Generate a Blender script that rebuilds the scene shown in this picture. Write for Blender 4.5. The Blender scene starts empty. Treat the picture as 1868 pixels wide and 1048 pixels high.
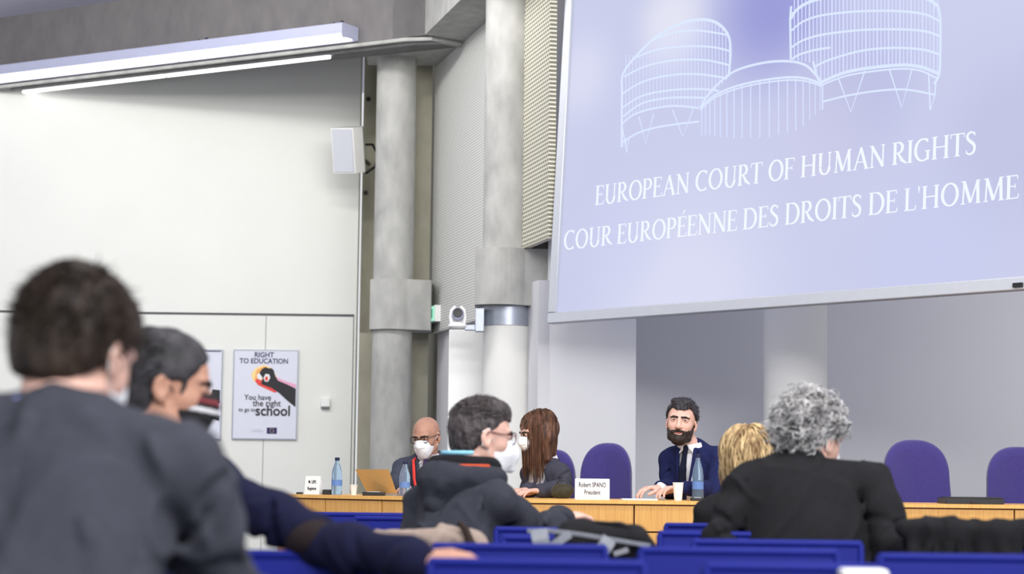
import bpy, bmesh, math, random
import numpy as np
from mathutils import Matrix, Vector
random.seed(7)
S = bpy.context.scene
COL = S.collection
# ------------------------------------------------------------------ camera
FPX = 3632.0
PITCH = math.atan((868 - 524) / FPX)
ROLL = 0.012
cam_d = bpy.data.cameras.new('camera'); cam = bpy.data.objects.new('camera', cam_d); COL.objects.link(cam)
CM = Matrix.Translation((0, 0, 1.0)) @ Matrix.Rotation(math.pi / 2 + PITCH, 4, 'X') @ Matrix.Rotation(ROLL, 4, 'Z')
cam.matrix_world = CM
cam_d.sensor_width = 36.0; cam_d.lens = 36.0 * FPX / 1868.0
cam_d.clip_start = 0.05; cam_d.clip_end = 200
cam_d.dof.use_dof = True; cam_d.dof.focus_distance = 11.0; cam_d.dof.aperture_fstop = 3.2
S.camera = cam
# ------------------------------------------------------------------ world, lights, exposure
S.view_settings.view_transform = 'Standard'; S.view_settings.look = 'None'
S.view_settings.gamma = 1.0; S.view_settings.exposure = 0.12
S.view_settings.use_curve_mapping = False
w = bpy.data.worlds.new('world'); S.world = w; w.use_nodes = True
w.node_tree.nodes['Background'].inputs[0].default_value = (0.95, 0.96, 1.0, 1)
w.node_tree.nodes['Background'].inputs[1].default_value = 0.8

def area(name, loc, target, sx, sy, power, col=(1.0, 0.985, 0.96)):
    l = bpy.data.lights.new(name, 'AREA'); l.shape = 'RECTANGLE'; l.size = sx; l.size_y = sy
    l.energy = power; l.color = col
    o = bpy.data.objects.new(name, l); COL.objects.link(o)
    d = Vector(target) - Vector(loc)
    o.matrix_world = Matrix.Translation(loc) @ d.to_track_quat('-Z', 'Y').to_matrix().to_4x4()
    return o
# unseen ceiling luminaires of the hall (audience and podium rows), plus two added fills
area('ceiling_lamp_front', (0.6, 8.6, 5.1), (0.4, 12.2, 1.0), 5.0, 0.5, 130)
area('ceiling_lamp_middle', (0.3, 5.2, 5.1), (0.3, 8.4, 0.5), 6.0, 0.5, 200)
area('fill_light_rear', (3.2, -0.5, 4.6), (1.8, 14.5, 1.0), 7.0, 0.8, 640)  # added unseen light that brightens the wall behind the podium
area('fill_light_left', (-3.2, 13.4, 5.12), (-3.0, 18.6, 2.0), 5.0, 0.2, 150)  # added unseen light, set so the beam darkens the upper left wall

# ------------------------------------------------------------------ basics
def at(px, py, Y):
    """world point on the sight line of photo pixel (px, py) at depth Y"""
    d = (CM.to_3x3() @ Vector(((px - 934) / FPX, -(py - 524) / FPX, -1.0)))
    return Vector((0, 0, 1.0)) + d * (Y / d.y)
def atz(px, py, z):
    d = (CM.to_3x3() @ Vector(((px - 934) / FPX, -(py - 524) / FPX, -1.0)))
    return Vector((0, 0, 1.0)) + d * ((z - 1.0) / d.z)
def srgb(r, g, b):
    f = lambda c: (c / 255 / 12.92) if c / 255 <= 0.04045 else ((c / 255 + 0.055) / 1.055) ** 2.4
    return (f(r), f(g), f(b), 1)

def empty(name, loc, label=None, cat=None, group=None):
    o = bpy.data.objects.new(name, None); COL.objects.link(o); o.location = loc; o.empty_display_size = 0.05
    return tag(o, label, cat, group)
def tag(o, label=None, cat=None, group=None, kind=None):
    if label: o['label'] = label
    if cat: o['category'] = cat
    if group: o['group'] = group
    if kind: o['kind'] = kind
    return o
def add_mesh(name, me, mats, parent=None, loc=None, smooth=False):
    if not isinstance(mats, (list, tuple)): mats = [mats]
    for m in mats: me.materials.append(m)
    if smooth: me.polygons.foreach_set('use_smooth', [True] * len(me.polygons))
    o = bpy.data.objects.new(name, me); COL.objects.link(o)
    if parent: o.parent = parent
    if loc is not None: o.location = loc
    return o

class MB:
    """collects shapes into one bmesh; o = origin subtracted from world coordinates"""
    def __init__(s, o=(0, 0, 0)):
        s.bm = bmesh.new(); s.o = Vector(o); s.mi = 0
    def _add(s, verts, faces, smooth=False):
        vs = [s.bm.verts.new(Vector(v) - s.o) for v in verts]
        for f in faces:
            try:
                fc = s.bm.faces.new([vs[i] for i in f]); fc.smooth = smooth; fc.material_index = s.mi
            except ValueError: pass
        return vs
    def box(s, lo, hi, M=None, bev=0.0, seg=2):
        (x0, y0, z0), (x1, y1, z1) = lo, hi
        v = [Vector(p) for p in ((x0,y0,z0),(x1,y0,z0),(x1,y1,z0),(x0,y1,z0),(x0,y0,z1),(x1,y0,z1),(x1,y1,z1),(x0,y1,z1))]
        if M: v = [M @ p for p in v]
        vs = s._add(v, [(3,2,1,0),(4,5,6,7),(0,1,5,4),(1,2,6,5),(2,3,7,6),(3,0,4,7)])
        if bev > 0:
            es = list({e for q in vs for e in q.link_edges})
            r = bmesh.ops.bevel(s.bm, geom=es, offset=bev, segments=seg, profile=0.5, affect='EDGES')
            for f in r['faces']: f.smooth = True; f.material_index = s.mi
        return s
    def prism(s, poly, d, smooth=False):
        """poly: list of 3d points, extruded by vector d"""
        n = len(poly); d = Vector(d)
        v = [Vector(p) for p in poly] + [Vector(p) + d for p in poly]
        f = [tuple(range(n))[::-1], tuple(range(n, 2 * n))] + [(i, (i + 1) % n, n + (i + 1) % n, n + i) for i in range(n)]
        s._add(v, f, smooth); return s
    def tube(s, pts, r, n=10, closed=False, cap=True):
        pts = [Vector(p) for p in pts]; m = len(pts)
        rr = r if isinstance(r, (list, tuple)) else [r] * m
        vs = []; up = None
        for i, p in enumerate(pts):
            a = pts[(i - 1) % m] if (closed or i > 0) else p
            b = pts[(i + 1) % m] if (closed or i < m - 1) else p
            t = (b - a).normalized()
            if up is None: up = t.orthogonal().normalized()
            else:
                up = (up - t * up.dot(t))
                up = up.normalized() if up.length > 1e-6 else t.orthogonal().normalized()
            q = t.cross(up)
            for k in range(n):
                an = 2 * math.pi * k / n
                vs.append(p + (up * math.cos(an) + q * math.sin(an)) * rr[i])
        f = []
        for i in range(m if closed else m - 1):
            j = (i + 1) % m
            for k in range(n):
                f.append((i*n+k, i*n+(k+1)%n, j*n+(k+1)%n, j*n+k))
        if cap and not closed:
            f.append(tuple(range(n))[::-1]); f.append(tuple(range((m-1)*n, m*n)))
        s._add(vs, f, True); return s
    def lathe(s, prof, c, n=32, axis=None):
        """prof: (r, h) pairs around the vertical (or axis matrix) through c"""
        M = axis or Matrix.Identity(3); c = Vector(c); vs = []; f = []
        for (r, h) in prof:
            for k in range(n):
                an = 2 * math.pi * k / n
                vs.append(c + M @ Vector((r * math.cos(an), r * math.sin(an), h)))
        for i in range(len(prof) - 1):
            for k in range(n):
                f.append((i*n+k, i*n+(k+1)%n, (i+1)*n+(k+1)%n, (i+1)*n+k))
        f.append(tuple(range(n))[::-1]); f.append(tuple(range((len(prof)-1)*n, len(prof)*n)))
        s._add(vs, f, True); return s
    def ribbon(s, pts, wid, nrm):
        """flat strip of varying width in the plane with normal nrm"""
        pts = [Vector(p) for p in pts]; nrm = Vector(nrm); m = len(pts); vs = []
        ww = wid if isinstance(wid, (list, tuple)) else [wid] * m
        for i, p in enumerate(pts):
            t = (pts[min(i+1, m-1)] - pts[max(i-1, 0)]).normalized(); q = t.cross(nrm).normalized()
            vs += [p + q * ww[i] / 2, p - q * ww[i] / 2]
        s._add(vs, [(2*i, 2*i+1, 2*i+3, 2*i+2) for i in range(m - 1)]); return s
    def build(s, name, mats, parent=None, sharp=0.6):
        me = bpy.data.meshes.new(name)
        bmesh.ops.recalc_face_normals(s.bm, faces=s.bm.faces)
        for e in s.bm.edges:
            if len(e.link_faces) == 2 and e.calc_face_angle(0) > sharp: e.smooth = False
        s.bm.to_mesh(me); s.bm.free()
        loc = s.o if parent is None else (s.o - parent.location)
        return add_mesh(name, me, mats, parent, loc)

# ------------------------------------------------------------------ materials
def new_mat(name):
    m = bpy.data.materials.new(name); m.use_nodes = True
    nt = m.node_tree; b = nt.nodes['Principled BSDF']
    return m, nt, b
def node(nt, t, **kw):
    n = nt.nodes.new(t)
    for k, v in kw.items(): setattr(n, k, v)
    return n
def mat(name, c, rough=0.6, var=0.06, vs=8.0, bump=0.0, bs=60.0, metal=0.0, sheen=0.0, trans=0.0, ior=1.45, stretch=(1, 1, 1), spec=0.5, sss=0.0, c2=None, detail=4):
    m, nt, b = new_mat(name)
    b.inputs['Roughness'].default_value = rough; b.inputs['Metallic'].default_value = metal
    b.inputs['Specular IOR Level'].default_value = spec
    b.inputs['Transmission Weight'].default_value = trans; b.inputs['IOR'].default_value = ior
    b.inputs['Sheen Weight'].default_value = sheen
    if sss:
        b.inputs['Subsurface Weight'].default_value = sss; b.inputs['Subsurface Scale'].default_value = 0.01
        b.inputs['Subsurface Radius'].default_value = (1.0, 0.35, 0.2)
    tc = node(nt, 'ShaderNodeTexCoord'); mp = node(nt, 'ShaderNodeMapping')
    mp.inputs['Scale'].default_value = stretch
    nt.links.new(tc.outputs['Object'], mp.inputs[0])
    nz = node(nt, 'ShaderNodeTexNoise'); nz.inputs['Scale'].default_value = vs; nz.inputs['Detail'].default_value = detail
    nt.links.new(mp.outputs[0], nz.inputs['Vector'])
    mx = node(nt, 'ShaderNodeMix', data_type='RGBA')
    ca = tuple(x * (1 - var) for x in c[:3]) + (1,)
    cb = c2 if c2 else tuple(min(1, x * (1 + var)) for x in c[:3]) + (1,)
    if c2: ca = c
    mx.inputs[6].default_value = ca; mx.inputs[7].default_value = cb
    mr = node(nt, 'ShaderNodeMapRange'); mr.inputs[1].default_value = 0.3; mr.inputs[2].default_value = 0.7
    nt.links.new(nz.outputs['Fac'], mr.inputs[0]); nt.links.new(mr.outputs[0], mx.inputs[0])
    nt.links.new(mx.outputs[2], b.inputs['Base Color'])
    if bump > 0:
        n2 = node(nt, 'ShaderNodeTexNoise'); n2.inputs['Scale'].default_value = bs; n2.inputs['Detail'].default_value = 3
        nt.links.new(mp.outputs[0], n2.inputs['Vector'])
        bp = node(nt, 'ShaderNodeBump'); bp.inputs['Strength'].default_value = bump; bp.inputs['Distance'].default_value = 0.01
        nt.links.new(n2.outputs['Fac'], bp.inputs['Height']); nt.links.new(bp.outputs[0], b.inputs['Normal'])
    return m
def emit(name, c, s=1.0):
    m, nt, b = new_mat(name)
    b.inputs['Base Color'].default_value = (0, 0, 0, 1); b.inputs['Specular IOR Level'].default_value = 0
    b.inputs['Emission Color'].default_value = c; b.inputs['Emission Strength'].default_value = s
    return m
def concrete(name, c, c2):
    m, nt, b = new_mat(name); b.inputs['Roughness'].default_value = 0.8
    tc = node(nt, 'ShaderNodeTexCoord'); cols = []
    for sc, st in ((1.6, (1, 1, 0.5)), (9, (1, 1, 0.5)), (90, (1, 1, 1))):
        mp = node(nt, 'ShaderNodeMapping'); mp.inputs['Scale'].default_value = st
        nt.links.new(tc.outputs['Object'], mp.inputs[0])
        nz = node(nt, 'ShaderNodeTexNoise'); nz.inputs['Scale'].default_value = sc; nz.inputs['Detail'].default_value = 6
        nt.links.new(mp.outputs[0], nz.inputs['Vector']); cols.append(nz)
    a = node(nt, 'ShaderNodeMath', operation='MULTIPLY_ADD'); nt.links.new(cols[0].outputs['Fac'], a.inputs[0]); a.inputs[1].default_value = 0.5
    nt.links.new(cols[1].outputs['Fac'], a.inputs[2])
    mr = node(nt, 'ShaderNodeMapRange'); mr.inputs[1].default_value = 0.35; mr.inputs[2].default_value = 1.15
    nt.links.new(a.outputs[0], mr.inputs[0])
    mx = node(nt, 'ShaderNodeMix', data_type='RGBA'); mx.inputs[6].default_value = c; mx.inputs[7].default_value = c2
    nt.links.new(mr.outputs[0], mx.inputs[0]); nt.links.new(mx.outputs[2], b.inputs['Base Color'])
    bp = node(nt, 'ShaderNodeBump'); bp.inputs['Strength'].default_value = 0.25; bp.inputs['Distance'].default_value = 0.01
    nt.links.new(cols[2].outputs['Fac'], bp.inputs['Height']); nt.links.new(bp.outputs[0], b.inputs['Normal'])
    return m
def perforated(name, c, hole, bw, rh, mortar):
    m, nt, b = new_mat(name); b.inputs['Roughness'].default_value = 0.55
    tc = node(nt, 'ShaderNodeTexCoord'); sp = node(nt, 'ShaderNodeSeparateXYZ'); cb = node(nt, 'ShaderNodeCombineXYZ')
    nt.links.new(tc.outputs['Object'], sp.inputs[0]); nt.links.new(sp.outputs['X'], cb.inputs['X']); nt.links.new(sp.outputs['Z'], cb.inputs['Y'])
    br = node(nt, 'ShaderNodeTexBrick'); br.inputs['Scale'].default_value = 1.0
    br.inputs['Brick Width'].default_value = bw; br.inputs['Row Height'].default_value = rh; br.inputs['Mortar Size'].default_value = mortar
    br.inputs['Mortar Smooth'].default_value = 0.3
    br.inputs['Color1'].default_value = hole; br.inputs['Color2'].default_value = hole; br.inputs['Mortar'].default_value = c
    nt.links.new(cb.outputs[0], br.inputs['Vector']); nt.links.new(br.outputs['Color'], b.inputs['Base Color'])
    return m
def wood(name, c, c2):
    return mat(name, c, rough=0.38, vs=9, c2=c2, stretch=(14, 14, 0.5), bump=0.05, bs=20, detail=8)

M = {}
M['white_wall'] = mat('white_wall_paint', srgb(232, 233, 228), 0.75, 0.015, 1.5, bump=0.04, bs=120)
M['white_edge'] = mat('white_trim_paint', srgb(240, 240, 238), 0.5, 0.01)
M['joint'] = mat('dark_joint', srgb(120, 122, 124), 0.8, 0.02)
M['grey_wall'] = mat('pale_grey_wall_paint', srgb(212, 212, 216), 0.75, 0.015, 1.5, bump=0.04, bs=120)
M['concrete'] = concrete('grey_concrete', srgb(142, 142, 140), srgb(190, 190, 186))
M['concrete_shaded'] = concrete('shaded_beam_concrete', srgb(98, 96, 98), srgb(122, 119, 119))  # same concrete, darkened: the beam's shade is put into the colour
M['concrete_warm'] = concrete('warm_concrete', srgb(150, 147, 130), srgb(178, 175, 158))
M['white_column'] = mat('white_column_paint', srgb(226, 226, 222), 0.6, 0.02, 2)
M['perf'] = perforated('perforated_white_metal', srgb(226, 226, 222), srgb(168, 168, 165), 0.05, 0.022, 0.0055)
M['perf_warm'] = perforated('perforated_cream_metal', srgb(224, 221, 205), srgb(120, 118, 100), 0.05, 0.03, 0.007)
M['metal'] = mat('brushed_grey_metal', srgb(168, 174, 186), 0.38, 0.05, 30, metal=0.55)
M['frame_metal'] = mat('screen_frame_metal', srgb(196, 200, 208), 0.4, 0.02, 20, metal=0.3)
M['wood'] = wood('light_oak_veneer', srgb(205, 148, 76), srgb(222, 172, 100))
M['wood_edge'] = wood('oak_edge', srgb(226, 166, 84), srgb(238, 188, 110))
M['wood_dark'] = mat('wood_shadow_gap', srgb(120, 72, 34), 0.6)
M['carpet'] = mat('blue_grey_carpet', srgb(70, 74, 92), 0.95, 0.15, 60, bump=0.3, bs=300)
M['ceiling'] = mat('lavender_ceiling', srgb(206, 206, 222), 0.8, 0.02)
M['lamp_white'] = mat('white_lamp_housing', srgb(176, 179, 204), 0.35, 0.02)
M['tube'] = emit('fluorescent_tube', (1.0, 1.0, 0.98, 1), 2.6)
M['black'] = mat('black_plastic', srgb(28, 28, 30), 0.4, 0.05)
M['dark_metal'] = mat('dark_metal', srgb(50, 52, 56), 0.4, 0.05, metal=0.6)
M['seat_blue'] = mat('royal_blue_plastic', srgb(14, 27, 120), 0.6, 0.04, 12, bump=0.06, bs=150, spec=.25)
M['seat_grey'] = mat('grey_seat_metal', srgb(180, 182, 186), 0.4, 0.03, metal=0.4)
M['purple'] = mat('purple_fabric', srgb(56, 46, 116), 0.85, 0.07, 60, bump=0.25, bs=400, sheen=0.4)
M['paper'] = mat('white_paper', srgb(238, 238, 238), 0.6, 0.01)
M['poster'] = mat('poster_paper', srgb(220, 222, 236), 0.45, 0.01)
M['ink'] = mat('black_ink', srgb(26, 26, 34), 0.5, 0.02)
M['ink_navy'] = mat('navy_ink', srgb(30, 32, 86), 0.5, 0.02)
M['orange'] = mat('orange_ink', srgb(246, 176, 104), 0.5, 0.03)
M['yellow'] = mat('yellow_ink', srgb(250, 220, 150), 0.5, 0.03)
M['red_ink'] = mat('red_ink', srgb(232, 70, 60), 0.5, 0.03)
M['pink_ink'] = mat('pink_ink', srgb(236, 170, 200), 0.5, 0.03)
M['bottle'] = mat('blue_clear_plastic', srgb(196, 222, 244), 0.08, 0.01, trans=0.85, ior=1.15)
M['bottle_label'] = mat('blue_label', srgb(96, 130, 190), 0.4, 0.1)
M['cap'] = mat('navy_cap', srgb(20, 24, 66), 0.4, 0.03)
M['cup'] = mat('white_cup', srgb(236, 236, 230), 0.4, 0.01)
M['laptop'] = mat('gold_laptop_lid', srgb(208, 170, 112), 0.4, 0.05, 3)
M['green'] = emit('green_exit_sign', srgb(176, 244, 216), 0.9)
M['green_dark'] = emit('green_exit_mark', srgb(50, 175, 120), 0.6)

def struct(o): o['kind'] = 'structure'; return o

# ------------------------------------------------------------------ room shell
b = MB(); b.box((-8, -2, -0.1), (8, 22, 0)); struct(b.build('floor', M['carpet']))
b = MB(); b.box((-8, -2, 5.25), (8, 22, 5.35)); struct(b.build('ceiling', M['ceiling']))
stage = MB((0, 11.9, 0)); stage.box((-2.2, 9.9, 0), (6.0, 12.9, 0.13), bev=0.01)
tag(stage.build('podium', M['carpet']), 'low carpeted podium carrying the speakers\' long wooden table', 'podium')

YW = 18.6
def wx(px, py=600, Y=YW): return at(px, py, Y).x
xr = at(648, 500, YW).x
tz = at(450, 574, YW).z
b = MB((0, YW, 0))
b.box((-8, YW, tz + 0.012), (xr, YW + 0.16, 5.25)); b.box((-8, YW + 0.004, 0), (xr - 0.01, YW + 0.16, tz - 0.012))
b.box((xr - 0.001, YW - 0.004, 0), (xr + 0.02, YW + 0.16, 5.25))
struct(b.build('wall_left', M['white_wall']))
b = MB(); b.box((-8, YW + 0.03, tz - 0.012), (xr, YW + 0.1, tz + 0.012)); struct(b.build('trim_1', M['joint']))
xs = at(485, 600, YW).x
b = MB(); b.box((xs - 0.0025, YW + 0.0015, 0), (xs + 0.0025, YW + 0.006, tz - 0.012)); struct(b.build('trim_2', M['joint']))
# concrete wall behind the first column, with the strip of tie holes
b = MB(); b.box((xr + 0.03, 18.85, 0), (0.4, 19.05, 5.25)); struct(b.build('wall_back', M['concrete_warm']))
b = MB()
for (px, py) in ((672, 181), (667, 352)):
    c = at(px, py, 18.845); b.lathe([(0.0, -0.004), (0.022, -0.003), (0.022, 0.006), (0.0, 0.006)], c, 16, Matrix.Rotation(math.pi/2, 3, 'X'))
struct(b.build('trim_3', M['black']))
b = MB(); p0 = at(672, 620, 17.6)
b.box((at(655, 600, 18.4).x + 0.01, 18.3, 0), (at(686, 600, 18.3).x, 18.84, at(673, 608, 18.3).z)); struct(b.build('wall_pier', M['concrete_warm']))

DV = Vector((0.254, -0.967, 0)).normalized()     # plan direction of the column row
W0 = Vector((-0.705, 17.4, 0))                   # start of the perforated wall
def on_wall(px, off=0.0):
    """parameter t where the sight line of column px meets the perforated wall's plan line"""
    k = at(px, 400, 1.0).x
    return (k * W0.y - W0.x) / (DV.x - k * DV.y)
ZS = 4.6; ZC = 2.23                              # soffit and collar undersides
# pilaster between first column and perforated wall
xa, xb = at(748, 300, 17.45).x, at(787, 300, 17.45).x
b = MB(); b.box((xa, 17.42, 0), (xb, 18.85, 5.25)); struct(b.build('wall_pilaster', M['concrete_warm']))

def wall_panel(name, t0, t1, z0, z1, m, thick=0.05):
    """panel on the oblique wall; local x along the wall, z up"""
    ang = math.atan2(DV.y, DV.x)
    me = bpy.data.meshes.new(name); bm = bmesh.new()
    L = t1 - t0
    vs = [bm.verts.new(p) for p in ((0,0,0),(L,0,0),(L,thick,0),(0,thick,0),(0,0,z1-z0),(L,0,z1-z0),(L,thick,z1-z0),(0,thick,z1-z0))]
    for f in ((3,2,1,0),(4,5,6,7),(0,1,5,4),(1,2,6,5),(2,3,7,6),(3,0,4,7)): bm.faces.new([vs[i] for i in f])
    bm.to_mesh(me); bm.free()
    o = add_mesh(name, me, m); o.location = W0 + DV * t0 + Vector((0, 0, z0)); o.rotation_euler = (0, 0, ang)
    return o
t2 = on_wall(926); t3 = on_wall(1000)
struct(wall_panel('wall_oblique', 0, t2, ZC, ZS + 0.02, M['perf']))
struct(wall_panel('wall_oblique_end', t2 - 0.01, t3, at(985, 447, 14.2).z, 5.25, M['perf_warm']))
# recessed plain wall below the perforated one
pn = Vector((-DV.y, DV.x, 0)); q = W0 + pn * 0.06
b = MB()
b.prism([q, q + DV * 3.3, q + DV * 3.3 + pn * 0.08, q + pn * 0.08], (0, 0, 2.4)); struct(b.build('wall_recess', M['grey_wall']))

# concrete ring beam: left run and run along the columns
cA = Vector((-0.74, 16.1, 0)); dA = Vector((-0.865, 0.5, 0)).normalized(); nA = Vector((dA.y, -dA.x, 0)); nA = nA if nA.y > 0 else -nA
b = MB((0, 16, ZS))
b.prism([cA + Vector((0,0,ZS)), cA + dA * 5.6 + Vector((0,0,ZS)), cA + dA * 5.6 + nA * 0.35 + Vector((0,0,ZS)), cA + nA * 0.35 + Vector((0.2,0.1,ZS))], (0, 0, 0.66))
struct(b.build('wall_beam_left', M['concrete_shaded']))
b = MB((0, 16, ZS))
e = W0 + DV * 1.08
b.prism([cA + Vector((0.0,0.0,ZS)), cA + DV * 3.0 + Vector((0,0,ZS)), W0 + DV * 4.0 + Vector((0,0,ZS)), e + Vector((0,0,ZS))], (0, 0, 0.66))
struct(b.build('wall_beam_right', M['concrete']))
# slab over the first column
b = MB((0, 17, ZS))
pts = [cA + dA * 0.32, cA, e, W0 + Vector((0.1, 0, 0)), Vector((at(787, 97, 17.35).x, 17.35, 0)), Vector((at(672, 99, 17.35).x, 17.35, 0)), Vector((at(668, 90, 16.9).x, 16.9, 0))]
b.prism([p + Vector((0, 0, ZS + 0.002)) for p in pts], (0, 0, 0.5)); struct(b.build('ceiling_slab', M['concrete']))
# twin cable rails under the beam
for k, (oy, zz) in enumerate(((0.0, ZS - 0.02), (0.16, ZS - 0.015))):
    o_ = nA * oy
    pts = [cA + dA * 5.0 + o_, cA + dA * 0.55 + o_, cA + dA * 0.2 + o_ + Vector((0,0.0,0)), cA + Vector((0.05, 0.05, 0)) + o_, e + Vector((-0.02, -0.02, 0)) + Vector((0, oy * 0.6, 0))]
    b = MB((0, 16, ZS)); b.tube([p + Vector((0, 0, zz)) for p in pts], 0.018, 8)
    tag(b.build('cable_rail', M['concrete']), ('front' if k == 0 else 'rear') + ' one of two thin grey rails under the concrete beam at top left', 'rail')

def column(name, px0, px1, Y, z0, z1, m, label, parts=()):
    a, c = at(px0, 500, Y), at(px1, 500, Y); r = (c.x - a.x) / 2; x = (a.x + c.x) / 2
    t = empty(name, (x, Y, 0), label, 'column')
    for (n_, zz0, zz1, rr, mm) in parts:
        bb = MB((x, Y, 0)); bb.lathe([(r * rr, zz0), (r * rr, zz1)], (x, Y, 0), 64); bb.build(n_, mm, t)
    return t, x, r
c1, x1, r1 = column('concrete_column', 681, 754, 17.1, 0, ZS, None, 'round bare concrete column with square collar in the corner beside the white wall',
    [('shaft', 0, ZS + 0.1, 1.0, M['concrete'])])
ya, yb = 16.88, 17.42
b = MB((x1, 17.1, 0))
xa, xb = at(673, 560, ya).x, at(785, 560, ya).x
n = 10; poly = []
for i in range(n + 1):
    f = i / n; poly.append(Vector((xa + (xb - xa) * f * 0.62, ya + 0.07 * (2 * abs(f - 0.6)) ** 2, ZC)))
poly += [Vector((xb, ya + 0.12, ZC)), Vector((xb, yb, ZC)), Vector((xa, yb, ZC))]
b.prism(poly, (0, 0, 0.43)); b.build('collar', M['concrete'], c1)

c2, x2, r2 = column('concrete_column', 880, 972, 14.6, 0, 5.25, None, 'round concrete column left of the projection screen, painted white below its collar',
    [('shaft', ZC + 0.1, 5.25, 1.0, M['concrete']), ('painted_shaft', 0, ZC + 0.15, 0.97, M['white_column']), ('steel_band', 2.09, 2.23, 1.02, M['metal'])])
b = MB((x2, 14.6, 0)); ya = 14.32
xa, xb = at(866, 500, ya).x, at(1001, 500, ya).x; poly = []
for i in range(n + 1):
    f = i / n; poly.append(Vector((xa + (xb - xa) * f * 0.68, ya + 0.09 * (2 * abs(f - 0.5)) ** 2, 0)))
poly += [Vector((xb, ya + 0.1, 0)), Vector((xb, 14.9, 0)), Vector((xa, 14.9, 0))]
zc0, zc1 = at(930, 555, ya).z, at(930, 451, ya).z
b.prism([p + Vector((0, 0, zc0)) for p in poly], (0, 0, zc1 - zc0)); b.build('collar', M['concrete'], c2)

c3, x3, r3 = column('white_column', 1393, 1508, 13.35, 0, 2.9, None, 'round white column standing under the projection screen behind the table',
    [('shaft', 0, 5.25, 1.0, M['white_column'])])
# white cabinet door beside the second column
xa, xb = at(818, 700, 15.0).x, at(884, 700, 15.0).x; zt = at(850, 602, 15.0).z
b = MB((xa, 15, 0)); b.box((xa, 15.0, 0), (xb, 15.25, zt), bev=0.006)
tag(b.build('white_cabinet', M['white_edge']), 'tall plain white cabinet between the two concrete columns', 'cabinet')
# walls behind the podium
YB = 14.9
b = MB(); xa, xb = at(972, 700, 14.3).x, at(1160, 700, 13.9).x
b.prism([Vector((at(998, 700, 14.25).x, 14.25, 0)), Vector((xb, 13.9, 0)), Vector((xb, YB + 0.1, 0)), Vector((at(998, 700, 14.25).x, YB + 0.1, 0))], (0, 0, 5.2)); struct(b.build('wall_podium', M['grey_wall']))
b = MB(); b.box((at(960, 700, YB).x, YB - 0.2, 0), (at(1000, 700, 14.6).x, YB, 5.2)); struct(b.build('wall_gap', M['white_wall']))
b = MB(); b.box((xb - 0.02, YB, 0), (8, YB + 0.15, 5.25)); struct(b.build('wall_right', M['grey_wall']))
# ------------------------------------------------------------------ projection screen
SB = 2.045
pL = atz(1003, 592, SB); pR = atz(1868, 530, SB)
SU = (pR - pL).normalized()
SV = Vector((0.045, 0.04, 1.0)); SV = (SV - SU * SV.dot(SU)).normalized()
SN = SU.cross(SV).normalized()
if SN.y > 0: SN = -SN                      # towards the audience
SMAT = Matrix((SU, SV, SU.cross(SV))).transposed().to_4x4(); SMAT.translation = pL
SINV = SMAT.inverted(); SGN = 1 if SN.dot(SU.cross(SV)) > 0 else -1
def sp(px, py):
    """photo pixel -> point on the screen surface in the screen's own coordinates"""
    d = CM.to_3x3() @ Vector(((px - 934) / FPX, -(py - 524) / FPX, -1.0)); o = Vector((0, 0, 1.0))
    t = (pL - o).dot(SN) / d.dot(SN); q = SINV @ (o + d * t); return Vector((q.x, q.y, 0))
WID = sp(1890, 480).x; HGT = 2.75
scr = empty('projection_screen', pL, 'large projection screen showing a lavender slide with a line drawing of round towers', 'projection screen')
scr.matrix_world = SMAT
def sbuild(b, name, m, z=0.0):
    me = bpy.data.meshes.new(name); bmesh.ops.recalc_face_normals(b.bm, faces=b.bm.faces); b.bm.to_mesh(me); b.bm.free()
    o = add_mesh(name, me, m, scr); o.location = (0, 0, z * SGN); return o
# slide material
m, nt, bs_ = new_mat('projected_slide')
bs_.inputs['Base Color'].default_value = (0.02, 0.02, 0.02, 1); bs_.inputs['Roughness'].default_value = 0.9; bs_.inputs['Specular IOR Level'].default_value = 0
tc = node(nt, 'ShaderNodeTexCoord'); cur = None
base = srgb(202, 206, 236)
blobs = [((1410, 10), 0.85, srgb(150, 152, 216), 0.95), ((1560, 150), 0.8, srgb(176, 178, 222), 0.6), ((1225, 40), 0.5, srgb(232, 232, 246), 0.85),
         ((1060, 140), 0.5, srgb(220, 222, 244), 0.8), ((1850, 250), 0.9, srgb(188, 190, 224), 0.7), ((1500, 240), 0.7, srgb(204, 204, 232), 0.6),
         ((1250, 560), 1.3, srgb(222, 224, 246), 0.8), ((1700, 470), 0.8, srgb(198, 202, 240), 0.6), ((1130, 430), 0.6, srgb(206, 210, 242), 0.6)]
for (pp, rad, c, amt) in blobs:
    q = sp(*pp)
    vm = node(nt, 'ShaderNodeVectorMath', operation='DISTANCE'); nt.links.new(tc.outputs['Object'], vm.inputs[0]); vm.inputs[1].default_value = q
    mr = node(nt, 'ShaderNodeMapRange', interpolation_type='SMOOTHERSTEP'); mr.inputs[1].default_value = 0; mr.inputs[2].default_value = rad
    mr.inputs[3].default_value = amt; mr.inputs[4].default_value = 0; nt.links.new(vm.outputs['Value'], mr.inputs[0])
    mx = node(nt, 'ShaderNodeMix', data_type='RGBA'); mx.inputs[7].default_value = c
    if cur is None: mx.inputs[6].default_value = base
    else: nt.links.new(cur, mx.inputs[6])
    nt.links.new(mr.outputs[0], mx.inputs[0]); cur = mx.outputs[2]
nt.links.new(cur, bs_.inputs['Emission Color']); bs_.inputs['Emission Strength'].default_value = 0.9
M['slide'] = m
M['slide_line'] = emit('slide_line', srgb(214, 226, 252), 1.0)
M['slide_faint'] = emit('slide_faint_line', srgb(208, 216, 248), 1.0)
M['slide_text'] = emit('slide_text', srgb(236, 242, 255), 1.0)
fw = 0.075
u0 = sp(1026, 100).x; 
b = MB(); b.box((0.05, 0.05, -0.012), (WID + 0.05, HGT - 0.05, 0.0)); sbuild(b, 'screen_surface', M['slide'])
b = MB()
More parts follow.
